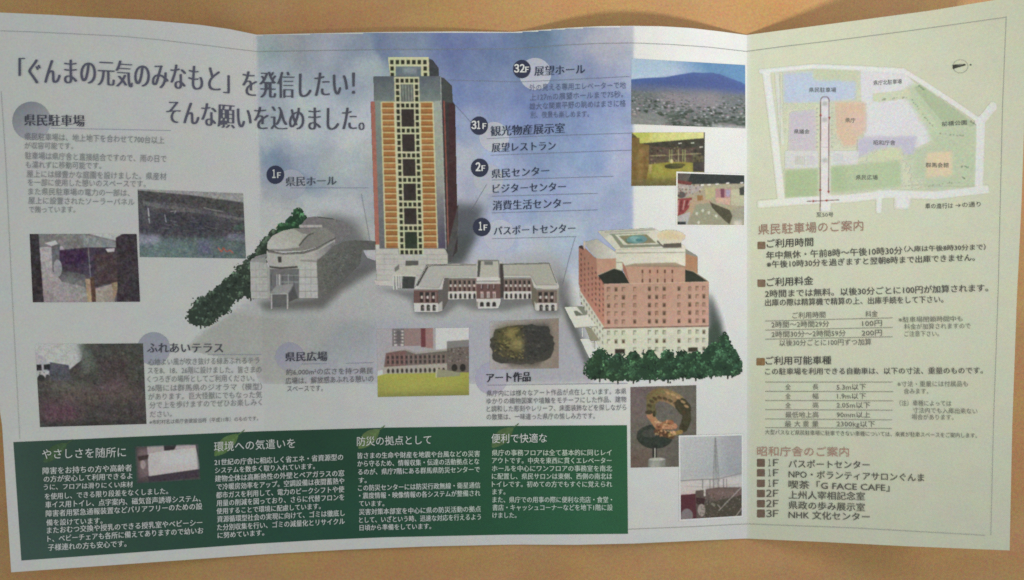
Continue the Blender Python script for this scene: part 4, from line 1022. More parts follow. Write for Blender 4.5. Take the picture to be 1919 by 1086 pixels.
def d_ring(p, w, h):
    p.fill((104, 100, 90)); p.soft(U(p, [(0, 0), (.3, 0), (.25, .4), (0, .4)]), (114, 98, 100), 8, .7); p.soft(U(p, [(.3, .3), (.7, .3), (.7, .5), (.3, .5)]), (100, 102, 92), 8, .6); p.soft(U(p, [(0, .8), (.3, .75), (.3, 1), (0, 1)]), (108, 88, 78), 8, .8)
    p.soft(U(p, [(.6, .6), (1, .6), (1, 1), (.6, 1)]), (92, 92, 84), 8, .6); p.line(*U(p, [(.04, .55), (.9, .6)]), 1, (80, 76, 70), .5); p.line(*U(p, [(.1, .03), (.3, .06)]), 1, (70, 66, 62), .6)
    # dark ball and stem
    p.ell(.36 * w, .61 * h, .27 * w, .14 * h, (54, 62, 54)); p.ell(.38 * w, .65 * h, .25 * w, .12 * h, (46, 57, 48)); p.ell(.3 * w, .58 * h, .12 * w, .05 * h, (70, 74, 66))
    p.rect(.335 * w, .73 * h, .4 * w, .88 * h, (44, 46, 42)); p.rect(.36 * w, .76 * h, .378 * w, .88 * h, (206, 206, 190))
    p.ell(.4 * w, .905 * h, .13 * w, .025 * h, (170, 174, 162)); p.rect(.27 * w, .905 * h, .53 * w, 1.0 * h, (124, 130, 122)); p.soft(U(p, [(.3, .9), (.45, .9), (.45, 1), (.3, 1)]), (172, 178, 170), 3, .7); p.ell(.4 * w, .9 * h, .12 * w, .018 * h, (182, 186, 174))
    # ring
    arc = []
    for k in range(27):
        t = k / 26; a = math.radians(205 + t * 185)
        cx, cy, rx, ry, rot = .56, .30, .26, .19, .42
        x0, y0 = rx * math.cos(a), ry * math.sin(a) * 1.0
        arc.append((cx + x0 * math.cos(rot) - y0 * math.sin(rot) * .9, cy + x0 * math.sin(rot) * .75 + y0 * math.cos(rot)))
    arc = [(.33, .33), (.31, .27), (.31, .2), (.34, .145), (.39, .115), (.46, .105), (.54, .12), (.62, .145), (.7, .185), (.77, .235), (.82, .29), (.845, .35), (.85, .41), (.83, .47), (.8, .52)]
    for k in range(len(arc) - 1):
        t = k / (len(arc) - 2)
        c0 = np.array((92, 90, 52)); c1 = np.array((150, 120, 78))
        c = c0 * (1 - min(1, t * 1.6)) + c1 * min(1, t * 1.6) if t < .68 else np.array((66, 64, 42))
        rr = .1 if .2 < t < .75 else .068
        for s_ in np.linspace(0, 1, 4): p.ell((arc[k][0] * (1 - s_) + arc[k + 1][0] * s_) * w, (arc[k][1] * (1 - s_) + arc[k + 1][1] * s_) * h, rr * w, rr * w, c)
    for k in range(2, len(arc) - 4):
        p.ell(arc[k][0] * w - 2, arc[k][1] * h + 6, 5, 3, (74, 62, 38), .8, .5); p.ell(arc[k][0] * w + 3, arc[k][1] * h - 5, 5, 2.4, (186, 148, 98) if k > 5 else (120, 118, 66), .8, .5)
    # folded lower figure
    for a, b, r_, c in (((.3, .36), (.44, .52), .055, (176, 128, 88)), ((.44, .5), (.6, .46), .06, (156, 104, 70)), ((.52, .5), (.66, .5), .05, (184, 130, 92)), ((.4, .56), (.62, .62), .05, (92, 64, 40)), ((.6, .6), (.76, .57), .035, (150, 122, 62))):
        for s_ in np.linspace(0, 1, 8): p.ell((a[0] * (1 - s_) + b[0] * s_) * w, (a[1] * (1 - s_) + b[1] * s_) * h, r_ * w, r_ * w * .9, c)
    R = random.Random(16)
    for k in range(60): p.ell(R.uniform(.38, .68) * w, R.uniform(.42, .62) * h, R.uniform(1, 4), R.uniform(.8, 2), R.choice([(222, 166, 118), (104, 66, 44), (160, 104, 70), (206, 176, 130), (74, 54, 40)]), .75, R.uniform(0, 3), 7)
    p.ell(.28 * w, .32 * h, 7, 4, (64, 60, 40)); p.ell(.36 * w, .34 * h, 3, 6, (62, 58, 38))
    texture(p, 12, 1.4, 131); texture(p, 5, 7, 132)
photo([(1181.5, 725), (1305, 721.5), (1305, 873.5), (1182, 876)], d_ring, "photograph of a bronze ring-shaped sculpture on a dark ball and stand", layer=4)
white_border([(1272, 815.8), (1393, 812.5), (1393, 969), (1273, 977)], 5)

def d_bridge(p, w, h):
    p.grad(U(p, [(0, 0), (1, 0), (1, 1), (0, 1)]), (186, 194, 196), (158, 168, 176), (0, 0), (w, h * .45)); p.soft(U(p, [(.7, 0), (1, 0), (1, .6), (.75, .5)]), (152, 158, 164), 9, .6)
    p.soft(U(p, [(0, .52), (1, .5), (1, .68), (0, .68)]), (200, 198, 196), 3, .9)
    for a, b in (((.565, .02), (.53, .56)), ((.57, .02), (.565, .6)), ((.575, .02), (.63, .56)), ((.57, .1), (.6, .62))): p.line(*U(p, [a, b]), 1.2, (126, 130, 134))
    for k in range(7): y = .1 + k * .07; p.line(*U(p, [(.565 - y * .05, y), (.575 + y * .09, y)]), .8, (138, 142, 146), .7)
    p.pl(U(p, [(0, .53), (.3, .525), (.6, .53), (1, .47)]), 2, (140, 142, 144)); p.pl(U(p, [(.1, .6), (.5, .62), (1, .6)]), 1.2, (176, 170, 168))
    for x in (.36, .48, .54, .62, .7, .75): p.line(*U(p, [(x, .53), (x, .64)]), 1.8, (128, 128, 130))
    p.poly(U(p, [(0, .66), (.2, .66), (.4, .65), (.6, .63), (1, .645), (1, 1), (0, 1)]), (94, 82, 78)); p.soft(U(p, [(.4, .64), (1, .65), (1, .76), (.5, .78)]), (128, 104, 98), 4, .8)
    p.poly(U(p, [(0, .69), (.24, .69), (.26, 1), (0, 1)]), (92, 46, 56)); p.poly(U(p, [(0, .66), (.25, .655), (.24, .695), (0, .7)]), (200, 192, 190)); p.ell(.1 * w, .96 * h, .1 * w, .09 * h, (128, 122, 124)); p.poly(U(p, [(.25, .74), (.4, .76), (.38, .84), (.26, .82)]), (66, 42, 46))
    p.ell(.34 * w, .9 * h, 7, 12, (162, 152, 146)); p.poly(U(p, [(.38, .64), (.41, .64), (.41, .73), (.38, .73)]), (196, 192, 190)); p.poly(U(p, [(.4, .82), (1, .74), (1, 1), (.4, 1)]), (78, 74, 62))
    R = random.Random(17)
    for k in range(210): p.ell(R.uniform(.28, 1) * w, R.uniform(.68, 1) * h, R.uniform(.7, 2), R.uniform(.6, 1.5), R.choice([(60, 56, 50), (130, 116, 106), (100, 84, 78), (150, 140, 132), (70, 70, 56)]), .7, R.uniform(0, 3), 6)
    p.pl(U(p, [(.62, .92), (.78, .8), (1, .64)]), 1.4, (178, 172, 164)); p.pl(U(p, [(.6, .84), (.66, .9)]), 1.2, (166, 160, 152)); p.line(*U(p, [(.9, 1), (1, .9)]), 1.4, (176, 172, 166)); p.line(*U(p, [(.5, .82), (.56, .86)]), 4, (128, 122, 108))
    texture(p, 9, 1.4, 141)
photo([(1275, 819), (1390, 815.5), (1390, 966), (1276, 973)], d_bridge, "photograph of a thin lattice mast over hazy ground", layer=6)

# ================================================================== headline and the upper sections
TI = (82, 84, 98)
lettering("headline", BRO, [("「ぐんまの元気のみなもと」を発信したい！", 36, 664, [(30, 158), (120, 158), (200, 161), (262, 165), (330, 168), (400, 172), (440, 176), (480, 183), (560, 184), (668, 180)], 55),
                           ("そんな願いを込めました。", 313, 682, [(313, 231), (400, 238), (460, 243), (500, 244), (600, 245), (682, 245)], 51)], TI, bold=-.017, smear=.045, mode='b', res=4)

HD = (66, 68, 78); BT = (100, 104, 104)
def dots(cx, cy, r, col, fade=None, label=None): return disc("pale_dot", BRO, cx, cy, r, r, col, 2.2, fade)
dots(59, 226, 36, (124, 134, 138), (160, 167, 166)); dots(288, 653, 31, (138, 146, 160), (142, 150, 166)); dots(546, 345, 28, (160, 172, 190)); dots(543, 668, 27, (142, 148, 170), (156, 160, 170))
dots(921, 709, 30, (158, 164, 200), (176, 182, 204)); dots(1003, 138, 30, (176, 186, 214), (186, 196, 222)); dots(926, 256, 28, (172, 182, 210), (186, 196, 220)); dots(915, 335, 28, (172, 184, 214)); dots(936, 441, 30, (178, 190, 222))

lettering("heading", BRO, [("県民駐車場", 46, 158, (235, 237), 24)], HD, smear=.034, bold=-.01, mode='b')
lettering("paragraph", BRO, [
    ("県民駐車場は、地上地下を合わせて700台以上", 46, 308, (255, 262), 15), ("が収容可能です。", 46, 137, (272, 273), 14), ("駐車場は県庁舎と直接結合ですので、雨の日で", 47, 312, (291, 297), 15),
    ("も濡れずに移動可能です。", 48, 190, (308, 310), 14.5), ("屋上には緑豊かな庭園を設けました。県産材", 50, 312, (325, 330), 15), ("を一部に使用した憩いのスペースです。", 52, 273, (341, 344), 14.5),
    ("また県民駐車場の電力の一部は、", 53, 243, (358, 361), 14.5), ("屋上に設置されたソーラーパネル", 53, 252, (375, 378), 14.5), ("で賄っています。", 54, 141, (392, 392), 14)], (122, 127, 125))
lettering("heading", BRO, [("ふれあいテラス", 276, 418, (661, 661), 21)], HD, smear=.026, bold=-.006, mode='b')
lettering("paragraph", BRO, [
    ("心地よい風が吹き抜ける緑あふれるテラ", 278, 486, (678, 675), 14), ("スを8、18、26階に設けました。皆さまの", 277, 490, (694, 692), 14), ("くつろぎの場所としてご利用ください。", 276, 477, (710, 708), 14),
    ("26階には群馬県のジオラマ（模型）", 277, 491, (727, 724), 14), ("があります。巨大怪獣にでもなった気", 278, 491, (743, 739), 14), ("分で上を歩けますのでぜひお楽しみく", 280, 491, (759, 753), 14), ("ださい。", 281, 322, (776, 775), 13.5)], (112, 118, 116))
lettering("footnote", BRO, [("※市町村名は県庁舎建設当時（平成11年）のものです。", 280, 484, (791, 783.5), 9.5)], (92, 96, 96))
lettering("heading", BRO, [("県民ホール", 536, 630, (349, 347), 20)], (72, 80, 92), smear=.036, bold=-.012, mode='b')
NV = (52, 62, 88)
lettering("heading", BRO, [("展望ホール", 1002, 1096, (142, 138), 20)], NV, smear=.036, bold=-.012, mode='b')
lettering("paragraph", BRO, [("外の見える専用エレベーターで地", 992, 1173, (164, 159), 14), ("上127mの展望ホールまで75秒。", 993, 1168, (182, 176), 14), ("雄大な関東平野の眺めはまさに格", 992, 1173, (199, 193), 14), ("別、夜景も楽しめます。", 994, 1104, (215, 213), 13.5)], (96, 108, 142))
lettering("heading", BRO, [("観光物産展示室", 920, 1058, (255, 249), 21), ("展望レストラン", 922, 1041, (285, 281), 19)], NV, smear=.036, bold=-.012, mode='b')
lettering("heading", BRO, [("県民センター", 922, 1029, (334, 328), 19), ("ビジターセンター", 924, 1060, (362, 358), 19), ("消費生活センター", 924, 1070, (394, 389), 20)], NV, smear=.036, bold=-.012, mode='b')
lettering("heading", BRO, [("パスポートセンター", 926, 1078, (441, 436), 19)], NV, smear=.036, bold=-.012, mode='b')
lettering("heading", BRO, [("県民広場", 535, 613, (677, 676), 19.5)], HD, smear=.034, bold=-.004, mode='b')
lettering("paragraph", BRO, [("約6,000m²の広さを持つ県民", 536, 699, (697, 694), 13), ("広場は、解放感あふれる憩いの", 535, 700, (713.5, 709), 13.5), ("スペースです。", 538, 605, (728, 727), 13)], (96, 98, 98))
lettering("heading", BRO, [("アート作品", 912, 994, (717, 714.5), 20)], (44, 46, 56), smear=.042, bold=-.004, mode='b')
lettering("paragraph", BRO, [("県庁内には様々なアート作品が点在しています。本県", 912, 1174, (737, 733), 12.5), ("ゆかりの織物図案や埴輪をモチーフにした作品、建物", 912, 1174, (751.5, 748), 12.5),
    ("と調和した彫刻やレリーフ、床面装飾などを探しながら", 912, 1174, (766, 763), 12.5), ("の散策は、一味違った県庁の愉しみ方です。", 912, 1115, (781, 779), 12.5)], (98, 104, 110))

def badge(cx, cy, n, big):
    d = disc("floor_badge", BRO, cx, cy, 16.6, 17.2, (50, 58, 96), 6)
    wd = lambda c: 5.2 if c == "1" else 8.6
    if big: rows = [(n[0], cx - 14.2, cx - 14.2 + wd(n[0]), cy + 7.5, 20), (n[1], cx - 3.6, cx - 3.6 + wd(n[1]), cy + 7.5, 20)]
    else: rows = [(n, cx - 7.5 if n != "1" else cx - 5.5, cx + 1.2 if n != "1" else cx + .2, cy + 7.5, 21)]
    fx = 6.5 if big else 3.6
    lettering("badge_number", d, rows + [("F", cx + fx, cx + fx + 6.6, cy + 7, 14)], (226, 230, 238), layer=8, bold=.018, smear=.03, mode='b', res=4, wide=True)
badge(516, 327, "1", False); badge(978, 129, "32", True); badge(898, 235, "31", True); badge(899, 314, "2", False); badge(903, 425, "1", False)

# ruled lines
GL = (128, 134, 138)
strips("border_line", BRO, [[(0, 57), (60, 59), (225, 67), (300, 74), (400, 86), (481, 96)], [(481, 96), (600, 94), (730, 92), (860, 91.5), (960, 91), (1060, 84), (1120, 81), (1187, 80), (1260, 83), (1330, 88), (1399, 96)],
       [(1399, 96), (1470, 86.5), (1560, 76), (1700, 58), (1886, 32)], [(1886, 30), (1879, 200), (1871, 540), (1862, 796), (1857, 1003)], [(1847, 1003), (1600, 989), (1400, 981.5), (1290, 987), (1178, 991.5)],
       [(2, 170), (10, 290), (22, 540), (30, 690), (37, 822)]], 0.75, (140, 146, 138))
LB = (128, 136, 156)
strips("rule_line", BRO, [[(95, 239.5), (320, 244)], [(545, 351.5), (690, 351.5)], [(974, 153), (1060, 149), (1180, 143)], [(912, 259.5), (1000, 255), (1184, 249)], [(920, 290.5), (1184, 281)], [(922, 337), (1150, 330)], [(922, 367.5), (1120, 362)],
       [(922, 398.5), (1120, 393)], [(922, 447), (1080, 443)], [(565, 681.5), (612, 681)], [(648, 680.5), (700, 679)], [(914, 721.5), (1176, 718)], [(390, 664), (490, 664)], [(840, 149.5), (974, 153)]], .75, LB)
strips("leader_line", BRO, [[(677, 362), (686, 410), (694, 455)], [(853, 196), (884, 230)], [(912, 345), (896, 372), (880, 400)], [(1078, 444), (1066, 486), (1054, 533)]], .7, (112, 120, 138))

# ================================================================== green box at the foot
GT = np.array([(25, 828), (140, 823), (250, 818), (480, 808), (600, 804.5), (720, 801), (950, 797.8), (1060, 797), (1175, 796.3)])
GB = np.array([(40, 1050), (140, 1043), (250, 1035), (480, 1018.5), (600, 1011.5), (720, 1006.5), (950, 1001.5), (1060, 1001), (1177, 1000)])
def green_box():
    n, m = 290, 60
    s = np.linspace(0, 1, n); t = np.linspace(0, 1, m)[:, None]
    tx = lerp(25., 1175., s); bx = lerp(40., 1177., s)
    X = tx * (1 - t) + bx * t; Y = np.interp(tx, GT[:, 0], GT[:, 1]) * (1 - t) + np.interp(bx, GB[:, 0], GB[:, 1]) * t
    nz = fbm(m, n, 40, 77, 3)[..., None]
    K = np.stack([np.interp(s, [0, .12, .5, 1], q) for q in ((47, 40, 30, 35), (68, 64, 60, 80), (62, 55, 45, 52))], -1)[None]
    C = K * (.92 + .16 * nz)
    px, py = X.ravel(), Y.ravel()
    wv = np.array([[.60, .63, .60]])
    return link("green_box", P(px, py, 2 * 3e-5), grid_faces(n, m), M_PRINT, np.clip(s2l(C.reshape(-1, 3)) / (white(px, py)) * PAPER, .004, 1), BRO)
GBX = green_box(); GBX["label"] = "dark green printed box of white text along the foot"
def leaf(tip, base, wd, col):
    tip = np.array(tip, float); base = np.array(base, float); d = base - tip; l = np.hypot(*d); nrm = np.array([-d[1], d[0]]) / l
    x0, y0 = np.minimum(tip, base) - wd; x1, y1 = np.maximum(tip, base) + wd
    p = Pic(int(x0), int(y0), int(x1) + 1, int(y1) + 1)
    up, dn = [], []
    for k in range(21):
        t = k / 20; wv = wd * (0.03 if t < .2 else math.sin(math.pi * ((t - .2) / .8)) ** .8)
        c = tip + d * t + nrm * math.sin(t * 3) * 2.5
        up.append(c + nrm * (wv + .5)); dn.append(c - nrm * (wv + .5))
    p.c[:] = col
    p.poly(up + dn[::-1], col)
    p.line(tip + d * .1, base, .9, np.array(col) * 1.25, cover=False)
    for k in range(5):
        c = tip + d * (.35 + k * .12); p.line(c, c + d * .14 + nrm * wd * .6, .7, np.array(col) * 1.15, cover=False); p.line(c, c + d * .14 - nrm * wd * .6, .7, np.array(col) * 1.15, cover=False)
    p.noise(8, 2, 7)
    p.build("leaf_motif", GBX, 3)
leaf((137, 823), (82, 866), 11, (54, 84, 52)); leaf((459, 805), (402, 854), 12, (74, 108, 56)); leaf((722, 797), (672, 840), 12, (82, 112, 60)); leaf((973, 793), (922, 838), 12, (74, 108, 62))
def d_desk(p, w, h):
    p.fill((74, 66, 66)); p.soft(U(p, [(.05, .1), (.3, .05), (.3, .8), (.05, .85)]), (120, 104, 104), 4, .8); p.poly(U(p, [(.2, .2), (.95, .1), (1, .7), (.2, .82)]), (176, 176, 172)); p.poly(U(p, [(.2, .02), (.5, 0), (.5, .16), (.2, .22)]), (160, 152, 150)); p.poly(U(p, [(.46, 0), (.66, 0), (.62, .14), (.46, .16)]), (50, 46, 48))
    p.poly(U(p, [(.66, 0), (.95, .04), (.95, .12), (.62, .14)]), (166, 156, 156)); p.poly(U(p, [(.18, .82), (1, .7), (.98, .92), (.2, 1)]), (62, 54, 64)); p.soft(U(p, [(.4, .3), (.9, .24), (.9, .5), (.4, .56)]), (196, 196, 194), 4, .6); p.poly(U(p, [(.04, .28), (.22, .24), (.2, .36), (.06, .4)]), (64, 50, 50)); p.ell(.12 * w, .5 * h, 5, 8, (150, 140, 138))
    m = np.minimum(np.minimum(p.X()[None] / 6, (w - p.X()[None]) / 6), np.minimum(p.Y()[:, None] / 4, (h - p.Y()[:, None]) / 4)); m = np.clip(m, 0, 1)[..., None]
    p.c = p.c * m + np.array((50, 76, 68)) * (1 - m)
    texture(p, 12, 1.4, 151)
photo([(252, 836), (372, 831), (376, 898), (256, 906)], d_desk, "photograph of a pale service desk on the green box", layer=4, parent=GBX)
WT_ = (186, 204, 192)
lettering("heading", GBX, [("やさしさを随所に", 79, 236, (860, 856), 20.5)], (206, 218, 210), mode='b')
lettering("heading", GBX, [("環境への気遣いを", 401, 553, (846, 839), 20)], (206, 218, 210), mode='b')
lettering("heading", GBX, [("防災の拠点として", 669, 808, (835.5, 832), 19)], (208, 222, 212), mode='b')
lettering("heading", GBX, [("便利で快適な", 921, 1025, (830, 829), 19)], (210, 224, 214), mode='b')
lettering("paragraph", GBX, [("障害をお持ちの方や高齢者", 80, 247, (882, 876)), ("の方が安心して利用できるよ", 82, 248, (897.5, 891)), ("うに、フロアは滑りにくい床材", 82, 249, (912.5, 907)), ("を使用し、できる限り段差をなくしました。", 84, 315, (930, 919.5), 13),
    ("車イス用トイレ、点字案内、磁気音声誘導システム、", 85, 376, (945.5, 933.5), 13.5), ("障害者用緊急通報装置などバリアフリーのための設", 86, 379, (962, 948), 13.5), ("備を設けています。", 87, 192, (979, 975), 13), ("またおむつ交換や授乳のできる授乳室やベビーシー", 88, 379, (993.5, 978.5), 13.5),
    ("ト、ベビーチェアも各所に備えてありますので幼いお", 89, 381, (1009.5, 993.5), 13.5), ("子様連れの方も安心です。", 90, 237, (1025.5, 1018), 13.5)], WT_, smear=.012)
lettering("paragraph", GBX, [("21世紀の庁舎に相応しく省エネ・省資源型の", 402, 643, (866, 856), 13), ("システムを数多く取り入れています。", 403, 590, (881, 873), 12.5), ("建物全体は高断熱性の外壁とペアガラスの窓", 403, 645, (896.5, 886), 13), ("で冷暖房効率をアップ。空調設備は夜間蓄熱や", 406, 645, (912, 900.5), 13),
    ("都市ガスを利用して、電力のピークシフトや使", 405, 645, (927.5, 916), 13), ("用量の削減を図っており、さらに代替フロンを", 406, 645, (942.5, 931), 13), ("使用することで環境に配慮しています。", 406, 601, (957.5, 948), 12.5), ("資源循環型社会の実現に向けて、ゴミは徹底し", 407, 646, (972.5, 960.5), 13),
    ("た分別収集を行い、ゴミの減量化とリサイクル", 407, 646, (988, 976), 13), ("に努めています。", 408, 495, (1003, 997.5), 12.5)], WT_, smear=.012)
lettering("paragraph", GBX, [("皆さまの生命や財産を地震や台風などの災害", 670, 899, (853.5, 849.5), 12.5), ("から守るため、情報収集・伝達の活動拠点とな", 670, 898, (868.5, 864), 12.5), ("るのが、県庁7階にある群馬県防災センターで", 671, 899, (884, 879), 12.5), ("す。", 672, 687, 899.5, 12),
    ("この防災センターには防災行政無線・衛星通信", 671, 900, (914, 908.5), 12.5), ("・震度情報・映像情報の各システムが整備され", 673, 900, (928.5, 923.5), 12.5), ("ています。", 673, 720, 943, 12), ("災害対策本部室を中心に県の防災活動の拠点", 673, 901, (959, 953), 12.5),
    ("として、いざという時、迅速な対応を行えるよう", 673, 901, (974, 968), 12.5), ("日頃から準備をしています。", 674, 808, (988.5, 985.5), 12)], (190, 210, 198), smear=.012)
lettering("paragraph", GBX, [("県庁の事務フロアは全て基本的に同じレイ", 922, 1146, (848, 847.5), 12.5), ("アウトです。中央を東西に貫くエレベーター", 922, 1146, 862.5, 12.5), ("ホールを中心にワンフロアの事務室を南北", 922, 1147, 877.3, 12.5), ("に配置し、県民サロンは東側、西側の南北は", 922, 1147, 892, 12.5),
    ("トイレです。初めての方でもすぐに覚えられ", 922, 1147, 906.8, 12.5), ("ます。", 923, 947, 921, 12), ("また、県庁での用事の際に便利な売店・食堂・", 923, 1147, 935.8, 12.5), ("書店・キャッシュコーナーなどを地下1階に設", 923, 1148, 950.5, 12.5), ("けました。", 923, 968, 965, 12)], (190, 212, 198), smear=.012)

# ================================================================== right panel: map
def parking_map():
    p = Pic(1412, 112, 1868, 408)
    z = 460 / 1611.0
    q = lambda pts: [(1410 + x * z, 100 + y * z) for x, y in pts]
    X = p.X()[None] * np.ones((p.H, 1)); Y = p.Y()[:, None] * np.ones((1, p.W))
    t = np.clip((Y - 110) / 300, 0, 1)[..., None]
    base = np.array((212, 212, 182)) * (1 - t) + np.array((206, 208, 174)) * t
    p.c[:] = base
    RD = (231, 235, 218)
    grounds = q([(180, 110), (700, 100), (985, 115), (1060, 190), (1470, 465), (1465, 880), (640, 925), (210, 945), (180, 600)])
    p.soft(grounds, (204, 212, 172), 3, .8)
    p.poly(q([(700, 110), (985, 115), (1070, 200), (1070, 240), (1190, 560), (1080, 620), (740, 560), (690, 300)]), (220, 221, 214), cover=False)
    p.soft(q([(980, 250), (1060, 190), (1470, 470), (1470, 880), (1060, 900), (1000, 640), (1180, 600), (1140, 480)]), (188, 206, 156), 4, .9)
    p.poly(q([(1060, 225), (1100, 200), (1470, 465), (1440, 478), (1240, 440)]), (172, 192, 138), .8, cover=False)
    p.poly(q([(790, 262), (1030, 235), (1050, 290), (830, 320), (790, 310)]), (206, 214, 164), .9, cover=False)
    p.soft(q([(1100, 330), (1200, 440), (1220, 540), (1100, 440)]), (200, 214, 162), 3, .7)
    p.poly(q([(395, 100), (710, 108), (715, 320), (640, 300), (640, 180), (395, 170)]), (204, 212, 158), .8, cover=False)
    p.soft(q([(205, 130), (395, 120), (400, 175), (680, 185), (680, 300), (380, 320), (210, 325)]), (190, 206, 222), 3, 1)
    p.poly(q([(210, 325), (420, 320), (440, 640), (180, 620), (190, 360)]), (208, 214, 170), .8, cover=False)
    p.soft(q([(245, 385), (415, 365), (420, 640), (235, 640)]), (206, 196, 200), 2.5, 1)
    p.soft(q([(535, 320), (745, 318), (740, 510), (690, 545), (685, 600), (600, 610), (535, 500)]), (226, 190, 146), 3, 1); p.soft(q([(640, 400), (745, 400), (740, 520), (660, 540)]), (230, 188, 166), 4, .7)
    p.poly(q([(510, 330), (540, 330), (560, 600), (510, 640)]), (206, 212, 168), .7, cover=False)
    p.soft(q([(690, 570), (740, 545), (1080, 540), (1060, 660), (990, 665), (980, 620), (880, 630), (690, 680)]), (196, 194, 206), 2.5, 1)
    p.soft(q([(760, 650), (920, 610), (980, 630), (980, 700), (760, 710)]), (206, 216, 158), 4, .9)
    p.poly(q([(215, 640), (430, 640), (430, 750), (215, 755)]), (216, 217, 210), .9, cover=False); p.poly(q([(515, 640), (700, 640), (690, 730), (515, 735)]), (216, 217, 210), .9, cover=False)
    for x0, x1 in ((285, 345), (360, 410), (535, 600)):
        for x in range(x0, x1, 11): p.line(*q([(x, 670 if x < 500 else 655), (x, 730 if x < 500 else 710)]), 1.6, (190, 196, 172) if x0 == 285 else (204, 200, 202))
    p.soft(q([(215, 765), (430, 755), (430, 940), (212, 945)]), (172, 198, 136), 2.5, 1); p.soft(q([(515, 745), (700, 725), (970, 700), (980, 870), (640, 905), (515, 910)]), (180, 202, 144), 2.5, 1)
    p.soft(q([(515, 745), (600, 735), (620, 900), (515, 908)]), (168, 196, 134), 5, .7)
    p.soft(q([(980, 700), (1060, 700), (1060, 880), (985, 870)]), (202, 208, 174), 3, .8)
    p.soft(q([(1140, 650), (1310, 640), (1310, 800), (1140, 815)]), (230, 206, 152), 3, 1)
    p.poly(q([(1060, 820), (1130, 820), (1130, 880), (1060, 890)]), (206, 210, 172), .8, cover=False)
    # roads
    def road(pts, wd, soft=1.2, a=1.0):
        for u, v in zip(q(pts)[:-1], q(pts)[1:]):
            u = np.array(u); v = np.array(v); d = (v - u) / np.hypot(*(v - u)); n = np.array([-d[1], d[0]]) * wd / 2
            p.soft([u + n - d * 1, v + n + d * 1, v - n + d * 1, u - n - d * 1], RD, soft, a)
    road([(90, 120), (140, 500), (190, 950)], 13); road([(160, 130), (200, 600)], 6, 2, .6); road([(50, 118), (400, 84), (700, 96), (990, 112), (1110, 185), (1300, 310), (1490, 440)], 7); road([(1475, 470), (1590, 335)], 12, 1.8); road([(1500, 430), (1485, 900)], 14)
    road([(40, 990), (320, 965), (640, 950), (900, 920), (1200, 930), (1545, 890)], 13); road([(835, 900), (830, 1040)], 8, 1.5); road([(985, 930), (985, 1010)], 26, 3); road([(480, 940), (480, 1030)], 18, 1.5)
    p.soft(q([(448, 300), (505, 300), (510, 940), (448, 950)]), (226, 222, 214), 1.5, 1); p.soft(q([(450, 480), (502, 480), (502, 600), (450, 600)]), (232, 212, 206), 3, .7)
    for y in (330, 435, 700): p.soft(q([(458, y - 14), (492, y - 14), (492, y + 14), (458, y + 14)]), (176, 180, 164), 1.5, .8)
    # arrows and outlines
    LN = (110, 66, 60)
    p.pl(q([(445, 1035), (448, 300), (460, 284), (492, 284), (503, 300), (500, 905)]), 1.3, LN); p.pl(q([(355, 970), (445, 966), (570, 960)]), 1.3, LN)
    for tip, d in (((445, 890), (0, -1)), ((500, 910), (0, 1)), ((405, 968), (1, 0)), ((482, 964), (-1, 0)), ((505, 425), (0, 1)), ((448, 400), (0, -1))):
        x, y = tip; dx, dy = d; p.poly(q([(x + dx * 10, y + dy * 10), (x - dx * 10 + dy * 9, y - dy * 10 + dx * 9), (x - dx * 10 - dy * 9, y - dy * 10 - dx * 9)]), (176, 62, 56))
    for y in range(360, 620, 28):
        for x in (425, 522): p.line(*q([(x - 6, y), (x + 8, y - 2)]), 1.2, (160, 164, 140), .8)
    for a, b in (((180, 130), (185, 620)), ((745, 320), (745, 520)), ((690, 560), (690, 650)), ((985, 870), (1130, 860)), ((415, 616), (530, 614)), ((1130, 870), (1470, 870))): p.line(*q([a, b]), .8, (172, 176, 150), .8)
    R = random.Random(21)
    for pts in ([(820, 305), (1040, 285)], [(1045, 300), (1150, 440), (1190, 480)], [(1220, 525), (1410, 540)], [(1140, 870), (1420, 835)], [(1250, 470), (1410, 440)], [(1360, 740), (1420, 745)], [(1380, 810), (1395, 820)], [(1425, 440), (1468, 466)], [(1090, 210), (1130, 240)]):
        for k in range(12):
            u = R.random(); i = min(int(u * (len(pts) - 1)), len(pts) - 2); f = u * (len(pts) - 1) - i
            x = pts[i][0] + (pts[i + 1][0] - pts[i][0]) * f; y = pts[i][1] + (pts[i + 1][1] - pts[i][1]) * f + R.uniform(-5, 5)
            p.ell(1410 + x * z, 100 + y * z, R.uniform(.8, 1.8), R.uniform(.7, 1.2), (110, 132, 96), .8, 0, 6)
    p.noise(3, 2.5, 7, .6)
    p.a[:] = np.abs(p.c - base).sum(-1) > 14
    p.a = blur(p.a.astype(float), 2) > .3
    return p.build("parking_map", BRO, 2, "pale coloured site map with white roads and red arrows", step=1, sat=.68)
MAP = parking_map()
ML = (104, 108, 100)
def maplabel(s, x0, x1, y, em): return lettering("map_label", MAP, [(s, x0, x1, y, em)], ML, layer=4)
for a in (("県民駐車場", 1516, 1567, 168, 10), ("県庁北駐車場", 1637, 1690, (155, 152), 10), ("県議会", 1488, 1517, 246, 9.5), ("県庁", 1584, 1603, 225, 9.5), ("昭和庁舎", 1637, 1678, 267, 10), ("県民広場", 1604, 1645, 332, 10), ("群馬会館", 1735, 1778, 309, 10), ("前橋公園", 1765, 1812, (232, 229), 10), ("至50号", 1530, 1562, 402, 10)):
    maplabel(*a)
lettering("map_caption", BRO, [("車の進行は", 1734, 1786, (386, 385), 11), ("→の通り", 1791, 1838, (384, 382), 11)], (88, 90, 82), layer=4)
